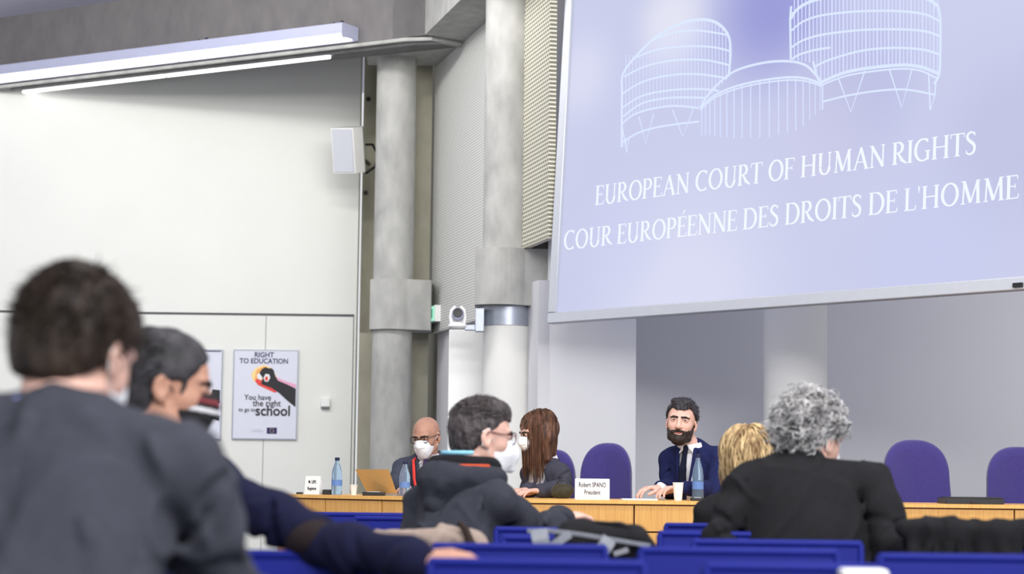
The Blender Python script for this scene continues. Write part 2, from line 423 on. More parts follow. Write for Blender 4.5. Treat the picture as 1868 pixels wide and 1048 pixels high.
for lo, hi in (((0, 0, -0.03), (WID + 0.1, fw, 0.03)), ((0, HGT - fw, -0.03), (WID + 0.1, HGT, 0.03)), ((0, fw, -0.03), (fw, HGT - fw, 0.03)), ((WID + 0.1 - fw, fw, -0.03), (WID + 0.1, HGT - fw, 0.03))):
    b.box(lo, hi, bev=0.008)
sbuild(b, 'screen_frame', M['frame_metal'])
q = sp(1864, 522); b = MB(); b.box((q.x - 0.03, q.y - 0.012, 0.028), (q.x + 0.03, q.y + 0.012, 0.045)); sbuild(b, 'latch', M['black'])

# --- line drawing (polylines read in crop coordinates: 1.7465 px per photo px)
K = 1516 / 868.0
def cp(x, y): return sp(1000 + x / K, y / K)
def smooth(pts, n=10):
    """Catmull-Rom through 2d points"""
    P = [pts[0]] + list(pts) + [pts[-1]]; out = []
    for i in range(1, len(P) - 2):
        p0, p1, p2, p3 = [np.array(P[i + k], float) for k in (-1, 0, 1, 2)]
        for j in range(n):
            t = j / n
            out.append(tuple(0.5 * ((2*p1) + (-p0+p2)*t + (2*p0-5*p1+4*p2-p3)*t*t + (-p0+3*p1-3*p2+p3)*t**3)))
    out.append(tuple(pts[-1])); return out
def interp(pts, x):
    xs_ = [p[0] for p in pts]; ys_ = [p[1] for p in pts]; return float(np.interp(x, xs_, ys_))
NZ = Vector((0, 0, 1))
line = MB(); faint = MB()
def ln(pts, wd=0.014, bb=None, sm=True):
    P = smooth(pts) if (sm and len(pts) > 2) else pts
    (bb or line).ribbon([cp(*p) for p in P], wd, NZ)
topL = smooth([(236, 300), (240, 235), (285, 175), (345, 118), (410, 80), (480, 63), (535, 72), (572, 108), (582, 160)])
baseL = smooth([(237, 395), (270, 368), (320, 350), (400, 338), (482, 345)])
ln([(236, 470), (236, 300), (240, 235), (285, 175), (345, 118), (410, 80), (480, 63), (535, 72), (572, 108), (582, 160), (576, 245)], 0.020)
for P in ([(330, 130), (400, 104), (480, 98), (575, 112)], [(285, 182), (350, 158), (440, 148), (520, 150), (580, 163)], [(243, 245), (310, 212), (400, 193), (500, 192), (578, 208)],
          [(236, 300), (300, 262), (390, 240), (480, 237), (572, 250)], [(236, 345), (300, 306), (390, 288), (480, 284), (545, 290)],
          [(237, 395), (270, 368), (320, 350), (400, 338), (482, 345)], [(240, 372), (300, 330), (390, 312), (500, 312)],
          [(240, 452), (285, 425), (340, 408), (410, 396), (482, 388)]): ln(P, 0.013)
for x in range(248, 580, 11):
    y0 = interp(topL[20:], x); y1 = interp(baseL, x) if x < 482 else 345 - (x - 482) * 1.05
    ln([(x, y0), (x, y1)], 0.008, faint, False)
for P in ([(247, 440), (252, 487), (258, 440)], [(290, 372), (312, 458), (337, 362)], [(397, 350), (430, 436), (463, 348)], [(236, 400), (252, 487)]): ln(P, 0.009, None, False)
# hall between the towers
arc2 = smooth([(485, 345), (530, 305), (600, 275), (680, 257), (760, 247), (820, 250), (872, 268)])
ln([(485, 345), (505, 310), (545, 265), (600, 225), (690, 200), (770, 196), (820, 208), (850, 235), (875, 268)], 0.016)
ln([(485, 345), (530, 305), (600, 275), (680, 257), (760, 247), (820, 250), (872, 268)], 0.014)
ln([(485, 352), (530, 313), (600, 284), (680, 266), (760, 256), (820, 259), (872, 275)], 0.010)
x = 490.0
while x < 875:
    yb_ = interp([(485, 430), (600, 442), (700, 438), (800, 415), (875, 345)], x)
    ln([(x, interp(arc2, x)), (x, yb_)], 0.010 if x < 830 else 0.007, faint, False)
    x += 12 + 20 * math.sin(max(0, min(math.pi, (x - 490) / 385 * math.pi))) * 0.9
# right tower
baseR = smooth([(872, 262), (960, 230), (1100, 211), (1180, 214), (1245, 235)])
ln([(775, 20), (772, 60), (774, 190)], 0.018, None, False); ln([(1240, 10), (1250, 60), (1250, 180), (1246, 240), (1230, 268)], 0.016)
ln([(775, 60), (800, 25), (860, -5), (950, -30)], 0.02); ln([(1150, -25), (1215, 0), (1240, 20)], 0.02)
for P in ([(776, 98), (815, 68), (880, 48), (1000, 36), (1120, 36), (1200, 46), (1249, 68)], [(775, 152), (815, 128), (880, 110), (1000, 96), (1120, 94), (1200, 100), (1250, 116)],
          [(776, 190), (800, 175), (850, 160), (900, 152)], [(850, 213), (900, 190), (1000, 162), (1100, 153), (1190, 158), (1250, 174)],
          [(776, 45), (830, 10), (900, -8), (1000, -18)]): ln(P, 0.014)
ln([(845, 195), (858, 245), (875, 268)], 0.016)
ln([(872, 262), (960, 228), (1100, 209), (1180, 212), (1245, 235)], 0.02); ln([(872, 272), (960, 240), (1100, 221), (1180, 224), (1235, 248)], 0.011)
ln([(875, 325), (950, 306), (1050, 290), (1140, 286), (1230, 302)], 0.012); ln([(875, 268), (875, 350)], 0.010, None, False)
for x in range(785, 1250, 12):
    yb_ = interp(baseR, x) if x > 872 else interp([(776, 190), (840, 200), (872, 262)], x)
    ln([(x, -30), (x, yb_)], 0.008 if (x // 12) % 3 else 0.012, faint, False)
for P in ([(925, 248), (965, 357), (1010, 226)], [(1088, 222), (1127, 343), (1160, 222)], [(1213, 232), (1218, 352), (1233, 302), (1238, 245)]): ln(P, 0.010, None, False)
o = sbuild(faint, 'tower_line_drawing_bars', M['slide_faint'], 0.002)
o = sbuild(line, 'tower_line_drawing', M['slide_line'], 0.003)

# --- serif capitals: every glyph = strokes (points, widths) in a box of cap height 1
TK, TN = 0.155, 0.07
def arc(cx, cy, rx, ry, a0, a1, w0, w1, n=18, mid=None):
    P, Wd = [], []
    for i in range(n + 1):
        f = i / n; a = math.radians(a0 + (a1 - a0) * f); P.append((cx + rx * math.cos(a), cy + ry * math.sin(a)))
        Wd.append(TN + (TK - TN) * abs(math.cos(a)) ** 1.3 if mid is None else w0 + (w1 - w0) * f)
    return (P, Wd)
def st(x0, y0, x1, y1, w): return ([(x0, y0), (x1, y1)], [w, w])
def sf(x, y, h=0.13): return st(x - h, y, x + h, y, 0.045)
def stem(x): return [st(x, 0, x, 1, TK), sf(x, 0.02), sf(x, 0.98)]
G = {
 'E': (0.62, stem(0.14) + [st(0.14, .975, .54, .975, .05), st(0.14, .53, .44, .53, .05), st(.14, .025, .58, .025, .05), st(.53, .98, .55, .82, .05), st(.44, .43, .44, .63, .04), st(.56, .03, .60, .2, .05)]),
 'U': (0.86, [([(.17, 1), (.17, .35)], [TK, TK]), arc(.42, .33, .25, .33, 180, 360, 0, 0), st(.67, .33, .67, 1, TN + .01), sf(.17, .98), sf(.67, .98, .11)]),
 'R': (0.74, stem(0.14) + [([(.14, .975), (.30, .975)], [.05, .05]), arc(.30, .74, .22, .235, 90, -90, 0, 0), st(.14, .50, .30, .505, .05), ([(.30, .5), (.50, .18), (.74, 0.01)], [.10, TK, .06])]),
 'O': (0.92, [arc(.46, .5, .36, .48, 0, 360, 0, 0, 32)]),
 'P': (0.66, stem(0.14) + [([(.14, .975), (.30, .975)], [.05, .05]), arc(.30, .72, .24, .255, 90, -90, 0, 0), st(.14, .465, .30, .465, .05)]),
 'A': (0.84, [st(.10, 0, .42, 1, TN + .01), st(.40, 1, .73, 0, TK), st(.21, .34, .62, .34, .05), sf(.10, .02, .10), sf(.73, .02, .12)]),
 'N': (0.88, [st(.16, 0, .16, 1, TN + .01), st(.14, .97, .74, .02, TK), st(.73, 0, .73, 1, TN + .01), sf(.16, .02, .11), sf(.73, .98, .11), sf(.10, .98, .09)]),
 'C': (0.80, [arc(.47, .5, .37, .48, 52, 308, 0, 0, 26), st(.70, .80, .71, .98, .045), st(.70, .02, .72, .16, .03)]),
 'T': (0.70, [st(.35, 0, .35, 1, TK), sf(.35, .02), st(.03, .975, .67, .975, .05), st(.03, .98, .02, .80, .045), st(.67, .98, .68, .80, .045)]),
 'F': (0.60, stem(0.14) + [st(0.14, .975, .54, .975, .05), st(0.14, .52, .44, .52, .05), st(.54, .98, .56, .82, .05), st(.44, .42, .44, .62, .04)]),
 'H': (0.92, stem(0.16) + stem(0.74) + [st(.16, .52, .74, .52, .055)]),
 'M': (1.06, [st(.16, 0, .20, 1, TN + .01), st(.20, .99, .52, .05, TK), st(.52, .05, .84, .99, TN + .01), st(.84, 1, .88, 0, TK), sf(.16, .02, .11), sf(.88, .02, .12), sf(.14, .98, .08), sf(.89, .98, .08)]),
 'I': (0.32, stem(0.16)),
 'G': (0.88, [arc(.47, .5, .37, .48, 52, 300, 0, 0, 26), st(.72, .04, .72, .44, TK - .02), sf(.70, .44, .13), st(.66, .08, .72, .14, .05), st(.70, .80, .71, .98, .045)]),
 'S': (0.58, [(smooth([(.47, .86), (.38, .95), (.26, .97), (.13, .88), (.12, .73), (.25, .58), (.40, .46), (.47, .30), (.42, .11), (.28, .03), (.14, .05), (.08, .14)], 4), None), st(.47, .80, .48, .96, .04), st(.07, .06, .07, .22, .04)]),
 'D': (0.86, stem(0.14) + [([(.14, .975), (.38, .975)], [.05, .05]), arc(.36, .5, .38, .475, 90, -90, 0, 0, 22), st(.14, .025, .38, .025, .05)]),
 'L': (0.60, stem(0.14) + [st(.14, .025, .55, .025, .05), st(.54, .03, .58, .22, .05)]),
 "'": (0.22, [([(.11, 1.02), (.10, .72)], [.10, .03])]),
 ' ': (0.30, []),
}
G['É'] = (G['E'][0], G['E'][1] + [([(.28, 1.10), (.46, 1.30)], [.03, .09])])
def serif_line(name, text, q0, q1, hL):
    b = MB(); adv = sum(G[c][0] + 0.015 for c in text); sx = (q1.x - q0.x) / adv; x = q0.x
    for c in text:
        a, strokes = G[c]
        for P, Wd in strokes:
            if Wd is None:
                k = len(P); Wd = [0.06 + 0.085 * math.sin(math.pi * i / (k - 1)) ** 1.5 for i in range(k)]
            b.ribbon([(x + p[0] * sx, q0.y + (q1.y - q0.y) * (x - q0.x) / (q1.x - q0.x) + p[1] * hL, 0) for p in P], [w_ * hL for w_ in Wd], NZ)
        x += (a + 0.015) * sx
    return sbuild(b, name, M['slide_text'], 0.004)
a0, a1 = sp(1086, 375), sp(1783, 281); h_ = (sp(1090, 339).y - sp(1090, 374).y)
serif_line('slide_title_english', 'EUROPEAN COURT OF HUMAN RIGHTS', a0, a1, h_)
c0_, c1_ = sp(1028, 457), sp(1860, 362)
serif_line('slide_title_french', "COUR EUROPÉENNE DES DROITS DE L'HOMME", c0_, c1_, h_)
# lamp light reaching the room from the lit screen is its own emission

# ------------------------------------------------------------------ ceiling light fixtures
def fixture(off, zb, px_end, label, tl, two=True):
    """batten parallel to the beam; off = distance in front of the beam face"""
    p = cA - nA * off
    k = at(px_end, 60, 1.0).x; t = (k * p.y - p.x) / (dA.x - k * dA.y)
    e0 = p + dA * t; e1 = e0 + dA * tl
    t_ = empty('ceiling_light', e0 + Vector((0, 0, zb)), label, 'ceiling light')
    def P(a, h): return [e0 + nA * a + Vector((0, 0, zb + h)), e1 + nA * a + Vector((0, 0, zb + h))]
    ang = math.atan2(dA.y, dA.x); R_ = Matrix.Translation(e0 + Vector((0, 0, zb))) @ Matrix.Rotation(ang, 4, 'Z')
    return t_, e0, e1, R_, tl
t_, e0, e1, R_, tl = fixture(0.16, 4.61, 634, 'long white fluorescent ceiling light with a broad reflector along the concrete beam', 5.6)
b = MB(t_.location); b.box((0, -0.07, 0.04), (tl, 0.09, 0.115), R_, bev=0.008); b.build('housing', M['lamp_white'], t_)
b = MB(t_.location); b.box((0, 0.08, 0.025), (tl, 0.088, 0.06), R_); b.box((0, -0.15, 0.0), (tl, -0.143, 0.04), R_); b.box((0, -0.146, 0.03), (tl, -0.07, 0.04), R_); b.box((-0.006, -0.15, 0.0), (0.0, 0.09, 0.115), R_)
b.build('reflector', M['lamp_white'], t_)
for i in range(3):
    b = MB(t_.location); s0 = 0.03 + i * 1.86
    b.tube([R_ @ Vector((s0, 0.045, 0.018)), R_ @ Vector((s0 + 1.83, 0.045, 0.018))], 0.02, 12); b.build('tube', M['tube'], t_)
    b = MB(t_.location); b.tube([R_ @ Vector((s0, -0.10, 0.012)), R_ @ Vector((s0 + 1.83, -0.10, 0.012))], 0.016, 12); b.build('tube', M['tube'], t_)
for px in (617, 371):
    b = MB(t_.location)
    q = at(px, 60, 1.0).x; p = cA - nA * 0.16; t0 = (q * p.y - p.x) / (dA.x - q * dA.y)
    c = p + dA * t0 + Vector((0, 0, 4.725)); b.tube([c - dA * 0.045 + Vector((0, 0, 0.03)), c + Vector((0, 0, 0.0)), c + dA * 0.05 + Vector((0, 0, 0.02))], 0.014, 8)
    b.tube([c, c + nA * 0.17 + Vector((0, 0, 0.03))], 0.012, 8)
    b.build('bracket', M['dark_metal'], t_)
t_, e0, e1, R_, tl = fixture(-0.22, 4.565, 606, 'slim bare fluorescent tube light under the concrete beam, below the broad fixture', 3.65)
b = MB(t_.location); b.box((0, -0.03, 0.012), (tl, 0.03, 0.035), R_, bev=0.005); b.build('housing', M['lamp_white'], t_)
for i in range(2):
    b = MB(t_.location); b.tube([R_ @ Vector((0.02 + i * 1.82, 0, 0.0)), R_ @ Vector((1.81 + i * 1.82, 0, 0.0))], 0.018, 12); b.build('tube', M['tube'], t_)

# ------------------------------------------------------------------ loudspeaker on the wall
Yl = 17.9
c = at(641, 274, Yl); sp_ = empty('loudspeaker', c, 'white rectangular loudspeaker mounted high at the edge of the white wall', 'loudspeaker')
Rm = Matrix.Translation(c) @ Matrix.Rotation(math.radians(-30), 4, 'Z') @ Matrix.Rotation(math.radians(14), 4, 'X') @ Matrix.Rotation(math.radians(4), 4, 'Y')
b = MB(c); b.prism([Rm @ Vector(p) for p in ((-0.135, -0.11, -0.2), (0.105, -0.11, -0.2), (0.135, 0.0, -0.2), (0.07, 0.11, -0.2), (-0.09, 0.11, -0.2), (-0.14, 0.0, -0.2))], Rm.to_3x3() @ Vector((0, 0, 0.41)))
b.build('cabinet', M['white_edge'], sp_)
b = MB(c); b.box((-0.122, -0.122, -0.19), (0.095, -0.108, 0.2), Rm, bev=0.005); b.build('grille', mat('pale_speaker_grille', srgb(205, 207, 216), 0.7, 0.03, 300, bump=0.3, bs=700), sp_)
b = MB(c); k0 = at(668, 264, Yl + 0.1); k1 = at(690, 285, Yl + 0.3); k2 = at(684, 305, Yl + 0.3); k3 = at(668, 316, Yl + 0.1)
b.tube([k0, at(680, 264, Yl + 0.25), k1, k2, k3], 0.012, 8); b.tube([c, Vector((c.x + 0.1, 18.7, c.z))], 0.02, 8); b.build('bracket', M['dark_metal'], sp_)

# ------------------------------------------------------------------ posters, thermostat, exit sign, camera
def text_mesh(name, s, size, m, parent, loc, align='CENTER', sx=1.0, bold=0.0, rot=0.0):
    cu = bpy.data.curves.new(name, 'FONT'); cu.body = s; cu.size = size; cu.align_x = align; cu.offset = bold * size; cu.resolution_u = 3; cu.extrude = 0.0008
    o = bpy.data.objects.new(name, cu); COL.objects.link(o); bpy.context.view_layer.update()
    me = bpy.data.meshes.new_from_object(o); bpy.data.objects.remove(o)
    o2 = add_mesh(name, me, m, parent); o2.rotation_euler = (math.pi / 2, rot, 0); o2.scale = (sx, 1, 1); o2.location = loc
    return o2
YP = YW - 0.02
def poster(px0, px1, py0, py1, label):
    a = at(px0, py1, YP); c = at(px1, py0, YP); w_ = c.x - a.x; h = c.z - a.z
    t = empty('poster', (a.x, YP, a.z), label, 'poster')
    b = MB(t.location); b.box((a.x, YP, a.z), (c.x, YP + 0.018, c.z), bev=0.002, seg=1); b.build('board', M['poster'], t)
    b = MB(t.location)
    f = 0.008
    for lo, hi in (((a.x-f, YP-.004, a.z-f), (c.x+f, YP+.018, a.z)), ((a.x-f, YP-.004, c.z), (c.x+f, YP+.018, c.z+f)), ((a.x-f, YP-.004, a.z), (a.x, YP+.018, c.z)), ((c.x, YP-.004, a.z), (c.x+f, YP+.018, c.z))): b.box(lo, hi)
    b.build('frame', M['metal'], t)
    return t, w_, h
def flat(t, name, poly, m, w_, h, off=0.003):
    """poly in poster fractions (0..1, y up)"""
    b = MB(t.location); b.prism([Vector((t.location.x + x * w_, YP - off, t.location.z + y * h)) for x, y in poly], (0, 0.001, 0)); return b.build(name, m, t)
t, w_, h = poster(424, 543, 641, 800, 'framed right-to-education poster with a dark fist on the white wall')
flat(t, 'glow', [(.27,.73),(.34,.80),(.47,.84),(.60,.80),(.62,.72),(.55,.64),(.40,.62),(.30,.66)], M['yellow'], w_, h, .0022)
flat(t, 'glow', [(.33,.68),(.36,.78),(.47,.82),(.58,.80),(.66,.72),(.72,.63),(.60,.60),(.42,.60)], M['orange'], w_, h, .003)
flat(t, 'red_shadow', [(.33,.66),(.40,.69),(.52,.64),(.70,.55),(.66,.52),(.50,.57),(.38,.61)], M['red_ink'], w_, h, .0036)
flat(t, 'pink_edge', [(.64,.71),(.80,.66),(.985,.62),(.985,.58),(.70,.62)], M['pink_ink'], w_, h, .0036)
flat(t, 'arm_and_fist', [(.40,.74),(.44,.79),(.50,.815),(.54,.80),(.60,.80),(.63,.775),(.655,.71),(.70,.66),(.84,.62),(.985,.57),(.985,.36),(.86,.43),(.72,.52),(.60,.575),(.50,.60),(.43,.62),(.46,.68)], M['ink'], w_, h, .0045)
flat(t, 'chalk_in_fist', [(.47,.69),(.50,.735),(.56,.73),(.575,.69),(.54,.645),(.49,.65)], M['paper'], w_, h, .0055)
flat(t, 'chalk_in_fist', [(.49,.68),(.51,.71),(.54,.70),(.54,.66),(.51,.655)], M['red_ink'], w_, h, .0062)
flat(t, 'chalk_in_fist', [(.36,.72),(.40,.745),(.455,.69),(.43,.66),(.38,.68)], M['paper'], w_, h, .0055)
for s_, x, y, sz, bo, mm in (('RIGHT', .47, .925, .068, .015, M['ink_navy']), ('TO EDUCATION', .47, .855, .066, .015, M['ink_navy']), ('You have', .385, .438, .072, .010, M['ink']),
                     ('the right', .53, .368, .082, .010, M['ink']), ('to go to', .22, .305, .052, .01, M['ink']), ('school', .63, .262, .135, .02, M['ink'])):
    text_mesh('poster_text', s_, sz, mm, t, (x * w_, -0.004, y * h), bold=bo, sx=0.92)
flat(t, 'flag_emblem', [(.54,.055),(.70,.055),(.70,.125),(.54,.125)], M['ink_navy'], w_, h)
b = MB(t.location)
for k in range(12):
    a_ = k * math.pi / 6; c = Vector((t.location.x + .62 * w_ + .018 * math.cos(a_), YP - .0045, t.location.z + .09 * h + .018 * math.sin(a_)))
    b.box(c - Vector((.002, .0005, .002)), c + Vector((.002, .0005, .002)))
b.build('flag_stars', M['yellow'], t)
flat(t, 'fine_print', [(.30,.078),(.49,.078),(.49,.086),(.30,.086)], mat('pale_grey_ink', srgb(190, 192, 204), 0.5), w_, h)
flat(t, 'fine_print', [(.33,.098),(.46,.098),(.46,.104),(.33,.104)], bpy.data.materials['pale_grey_ink'], w_, h)
t, w_, h = poster(290, 405, 640, 800, 'framed poster on the white wall half hidden by the balding man\'s head')
flat(t, 'dark_picture', [(.55,.30),(.985,.20),(.985,.26),(.80,.36),(.985,.40),(.985,.55),(.86,.56),(.80,.45),(.60,.42)], M['ink'], w_, h)
flat(t, 'line_of_print', [(.62,.985),(.985,.985),(.985,.995),(.62,.995)], M['ink_navy'], w_, h)
c = at(594, 737, YW); t = empty('thermostat', c, 'small white thermostat box on the wall right of the education poster', 'thermostat')
b = MB(c); b.box((c.x - .042, YW - .045, c.z - .03), (c.x + .042, YW, c.z + .05), bev=.006); b.build('cover', M['white_edge'], t)
b = MB(c); b.box((c.x - .038, YW - .04, c.z - .048), (c.x + .038, YW, c.z - .03), bev=.004); b.build('base', M['joint'], t)
# exit sign on the perforated wall
tt = on_wall(797); p = W0 + DV * tt; c = Vector((p.x, p.y, at(797, 575, p.y).z)); out = Vector((DV.y, -DV.x, 0)); out = out if out.y < 0 else -out
t = empty('exit_sign', c, 'small green illuminated exit sign low on the perforated wall between the columns', 'sign')
def obox(b, c, a0, a1, o0, o1, z0, z1):
    b.prism([c + DV * a0 + out * o0 + Vector((0, 0, z0)), c + DV * a1 + out * o0 + Vector((0, 0, z0)), c + DV * a1 + out * o1 + Vector((0, 0, z0)), c + DV * a0 + out * o1 + Vector((0, 0, z0))], (0, 0, z1 - z0))
b = MB(c); obox(b, c, -.2, .2, 0.0, .05, -.07, .07); b.build('housing', M['white_edge'], t)
b = MB(c); obox(b, c, -.19, .19, .05, .056, -.062, .062); b.build('panel', M['green'], t)
b = MB(c)
for (a0, a1, z0, z1) in ((-.15, -.09, .02, .045), (-.14, -.08, -.035, .025), (-.17, -.11, -.05, -.025), (-.11, -.05, -.055, -.03)): obox(b, c, a0, a1, .056, .059, z0, z1)
b.build('running_figure', M['green_dark'], t)
b = MB(c); obox(b, c, .02, .13, .056, .059, -.04, .04); b.build('door_symbol', M['green_dark'], t)
# dome camera on the steel band
c = at(835, 598, 14.45); t = empty('dome_camera', c, 'white swivelling conference camera on a bracket beside the second concrete column', 'camera')
s = 14.45 / FPX
b = MB(c); b.lathe([(0.0, -.012), (.055, -.008), (.072, .006), (.072, .016), (.05, .032), (.03, .038), (0, .04)], c, 40); b.build('base', M['white_edge'], t)
hc = c + Vector((0, 0, .095)); RX = Matrix.Rotation(math.radians(78), 3, 'X') @ Matrix.Identity(3)
b = MB(c)
for sx in (-1, 1): b.tube([c + Vector((sx * .045, 0, .03)), hc + Vector((sx * .052, 0, -.02)), hc + Vector((sx * .045, 0, .03)), hc + Vector((sx * .02, .01, .055))], .013, 10)
b.build('yoke', M['white_edge'], t)
b = MB(c); b.lathe([(0, -.05), (.03, -.048), (.043, -.03), (.045, 0), (.045, .03), (.03, .05), (0, .055)], hc, 32, RX); b.build('head', M['lamp_white'], t)
b = MB(c); b.lathe([(0, .058), (.034, .057), (.036, .05), (.036, .045), (0, .045)], hc, 32, RX); b.build('lens', M['black'], t)
b = MB(c); xe = at(872, 590, 14.45).x
b.box((c.x + .05, 14.42, c.z - .02), (xe + .03, 14.5, c.z + .02), bev=.004); b.box((xe - .02, 14.40, c.z - .03), (xe + .045, 14.52, c.z + .14), bev=.004); b.build('bracket', M['metal'], t)

# ------------------------------------------------------------------ speakers' table
ZT = 0.88
fR = at(1900, 913, 10.2); fM = at(965, 905, 10.2); fL = at(508, 903, 11.25)
P0 = Vector((fL.x, fL.y, 0)); P1 = Vector((fM.x, 10.2, 0)); P2 = Vector((3.6, 10.2, 0))
dl = (P1 - P0).normalized(); nl = Vector((-dl.y, dl.x, 0)); nl = nl if nl.y > 0 else -nl
t = empty('long_table', (P1.x, P1.y, 0), 'long light-oak speakers\' table with panelled front running across the podium', 'table')
off = lambda d: [P0 + nl * d, Vector((P1.x + d * (-math.tan(math.atan2(-dl.y, dl.x) / 2) * -1), P1.y + d, 0)), P2 + Vector((0, d, 0))]
def strip(b, d0, d1, z0, z1):
    a = off(d0); c = off(d1)
    for i in (0, 1):
        b.prism([a[i] + Vector((0,0,z0)), a[i+1] + Vector((0,0,z0)), c[i+1] + Vector((0,0,z0)), c[i] + Vector((0,0,z0))], (0, 0, z1 - z0))
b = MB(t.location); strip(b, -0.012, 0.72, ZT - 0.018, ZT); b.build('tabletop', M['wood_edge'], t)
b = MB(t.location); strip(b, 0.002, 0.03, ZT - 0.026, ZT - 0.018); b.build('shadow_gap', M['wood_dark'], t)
def fpt(px):
    k = at(px, 900, 1.0).x
    if px > 966: return Vector((k * 10.2, 10.2, 0)), 1
    s_ = (k * P0.y - P0.x) / (dl.x - k * dl.y); return P0 + dl * s_, 0
seams = [508, 594, 697, 812, 965, 1157, 1400, 1640, 1850]
pts = [fpt(p)[0] for p in seams] + [P2]
for i in range(len(pts) - 1):
    a, c = pts[i], pts[i + 1]; d = (c - a).normalized(); n_ = Vector((-d.y, d.x, 0)); g = 0.004
    a2, c2_ = a + d * g, c - d * g
    for (z0, z1) in ((ZT - 0.155, ZT - 0.026), (0.16, ZT - 0.163)):
        b = MB(t.location); b.prism([a2 + Vector((0,0,z0)), c2_ + Vector((0,0,z0)), c2_ + n_ * 0.025 + Vector((0,0,z0)), a2 + n_ * 0.025 + Vector((0,0,z0))], (0, 0, z1 - z0)); b.build('front_panel', M['wood'], t)
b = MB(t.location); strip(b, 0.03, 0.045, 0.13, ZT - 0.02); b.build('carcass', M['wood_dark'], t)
for q in (P0 + nl * 0.35 + dl * 0.1, P1 + Vector((0.1, 0.5, 0)), Vector((1.8, 10.7, 0)), Vector((3.4, 10.7, 0))):
    b = MB(t.location); b.box((q.x - .03, q.y - .2, 0.13), (q.x + .03, q.y + .2, ZT - 0.018)); b.build('leg', M['wood'], t)

# ------------------------------------------------------------------ purple conference chairs
def purple_chair(loc, rz, label, w_=0.46, top=0.62):
    t = empty('conference_chair', (0, 0, 0), label, 'chair', 'purple conference chairs behind the long table')
    # backrest: rounded outline with bulged cushion (local: faces -Y)
    H0, H1 = 0.42, 0.42 + top; hw = w_ / 2; prof = []
    for k in range(49):
        a = math.pi * k / 48; e_ = 2.5
        cx = math.copysign(abs(math.cos(a)) ** (2 / e_), math.cos(a)) * hw; cz = H1 - 0.22 + abs(math.sin(a)) ** (2 / e_) * 0.22
        prof.append((cx, cz))
    prof += [(-hw * 1.06, H0 + 0.2), (-hw * 0.98, H0 + 0.02), (-hw * 0.8, H0), (hw * 0.8, H0), (hw * 0.98, H0 + 0.02), (hw * 1.06, H0 + 0.2)]
    b = MB(); cx0, cz0 = 0, (H0 + H1) / 2 + .05; rings = []
    for (sc, y) in ((0.0, -0.022), (0.5, -0.03), (0.8, -0.036), (0.93, -0.034), (0.985, -0.02), (1.0, 0.005), (0.985, 0.03), (0.93, 0.04), (0.5, 0.044), (0.0, 0.044)):
        rings.append([b.bm.verts.new((cx0 + (x - cx0) * max(sc, .001), y + 0.05 * ((x * max(sc, .001)) / hw) ** 2 * -1 + 0.10 * (cz0 + (z - cz0) * sc - H0), cz0 + (z - cz0) * max(sc, .001))) for x, z in prof])
    for i in range(len(rings) - 1):
        for k in range(len(prof)):
            f = b.bm.faces.new((rings[i][k], rings[i][(k + 1) % len(prof)], rings[i + 1][(k + 1) % len(prof)], rings[i + 1][k])); f.smooth = True
    b.build('backrest', M['purple'], t, sharp=1.2)
    b = MB(); b.box((-hw, -0.46, 0.40), (hw, 0.0, 0.48), bev=0.035, seg=4); b.build('seat', M['purple'], t)
    b = MB(); b.tube([(0, -0.22, 0.08), (0, -0.22, 0.41)], 0.028, 16); b.tube([(0, -0.1, 0.4), (0, 0.07, 0.39), (0, 0.085, 0.55)], 0.02, 10); b.build('column', M['dark_metal'], t)
    b = MB()
    for k in range(5):
        a = 2 * math.pi * k / 5; e_ = Vector((0.28 * math.cos(a), -0.22 + 0.28 * math.sin(a), 0.06)); b.tube([(0, -0.22, 0.10), e_], [0.022, 0.014], 8); b.lathe([(0.0, -.025), (.025, -.02), (.025, .02), (0, .025)], e_ - Vector((0, 0, .03)), 12, Matrix.Rotation(math.pi / 2, 3, 'X'))
    b.build('base', M['dark_metal'], t)
    for sx in (-1, 1):
        b = MB(); b.tube([(sx * (hw - .02), -0.15, 0.44), (sx * (hw + .04), -0.15, 0.5), (sx * (hw + .04), -0.12, 0.62), (sx * (hw + .04), -0.3, 0.63)], 0.014, 8); b.build('armrest', M['dark_metal'], t)
    t.location = loc; t.rotation_euler = (0, 0, rz); return t
def place_purple(px, pytop, Y, rz, label, w_=0.44):
    p = at(px, pytop, Y); return purple_chair((p.x, Y, 0.13), rz, label, w_, p.z - 0.13 - 0.42)
place_purple(1106, 808, 11.5, math.radians(-14), 'purple conference chair, empty, between the woman and the bearded man', 0.30)
place_purple(1007, 820, 11.9, math.radians(-12), 'purple conference chair the long-haired woman sits in front of', 0.29)
place_purple(1671, 802, 11.3, math.radians(2), 'empty purple conference chair just right of the grey-haired man', 0.375)
place_purple(1860, 815, 11.3, math.radians(-3), 'empty purple conference chair cut off by the right edge of the photo', 0.375)
place_purple(1272, 862, 11.6, math.radians(-10), 'purple conference chair hidden behind the bearded man', 0.36)
place_purple(775, 872, 12.9, math.radians(12), 'purple conference chair hidden behind the bald man', 0.36)

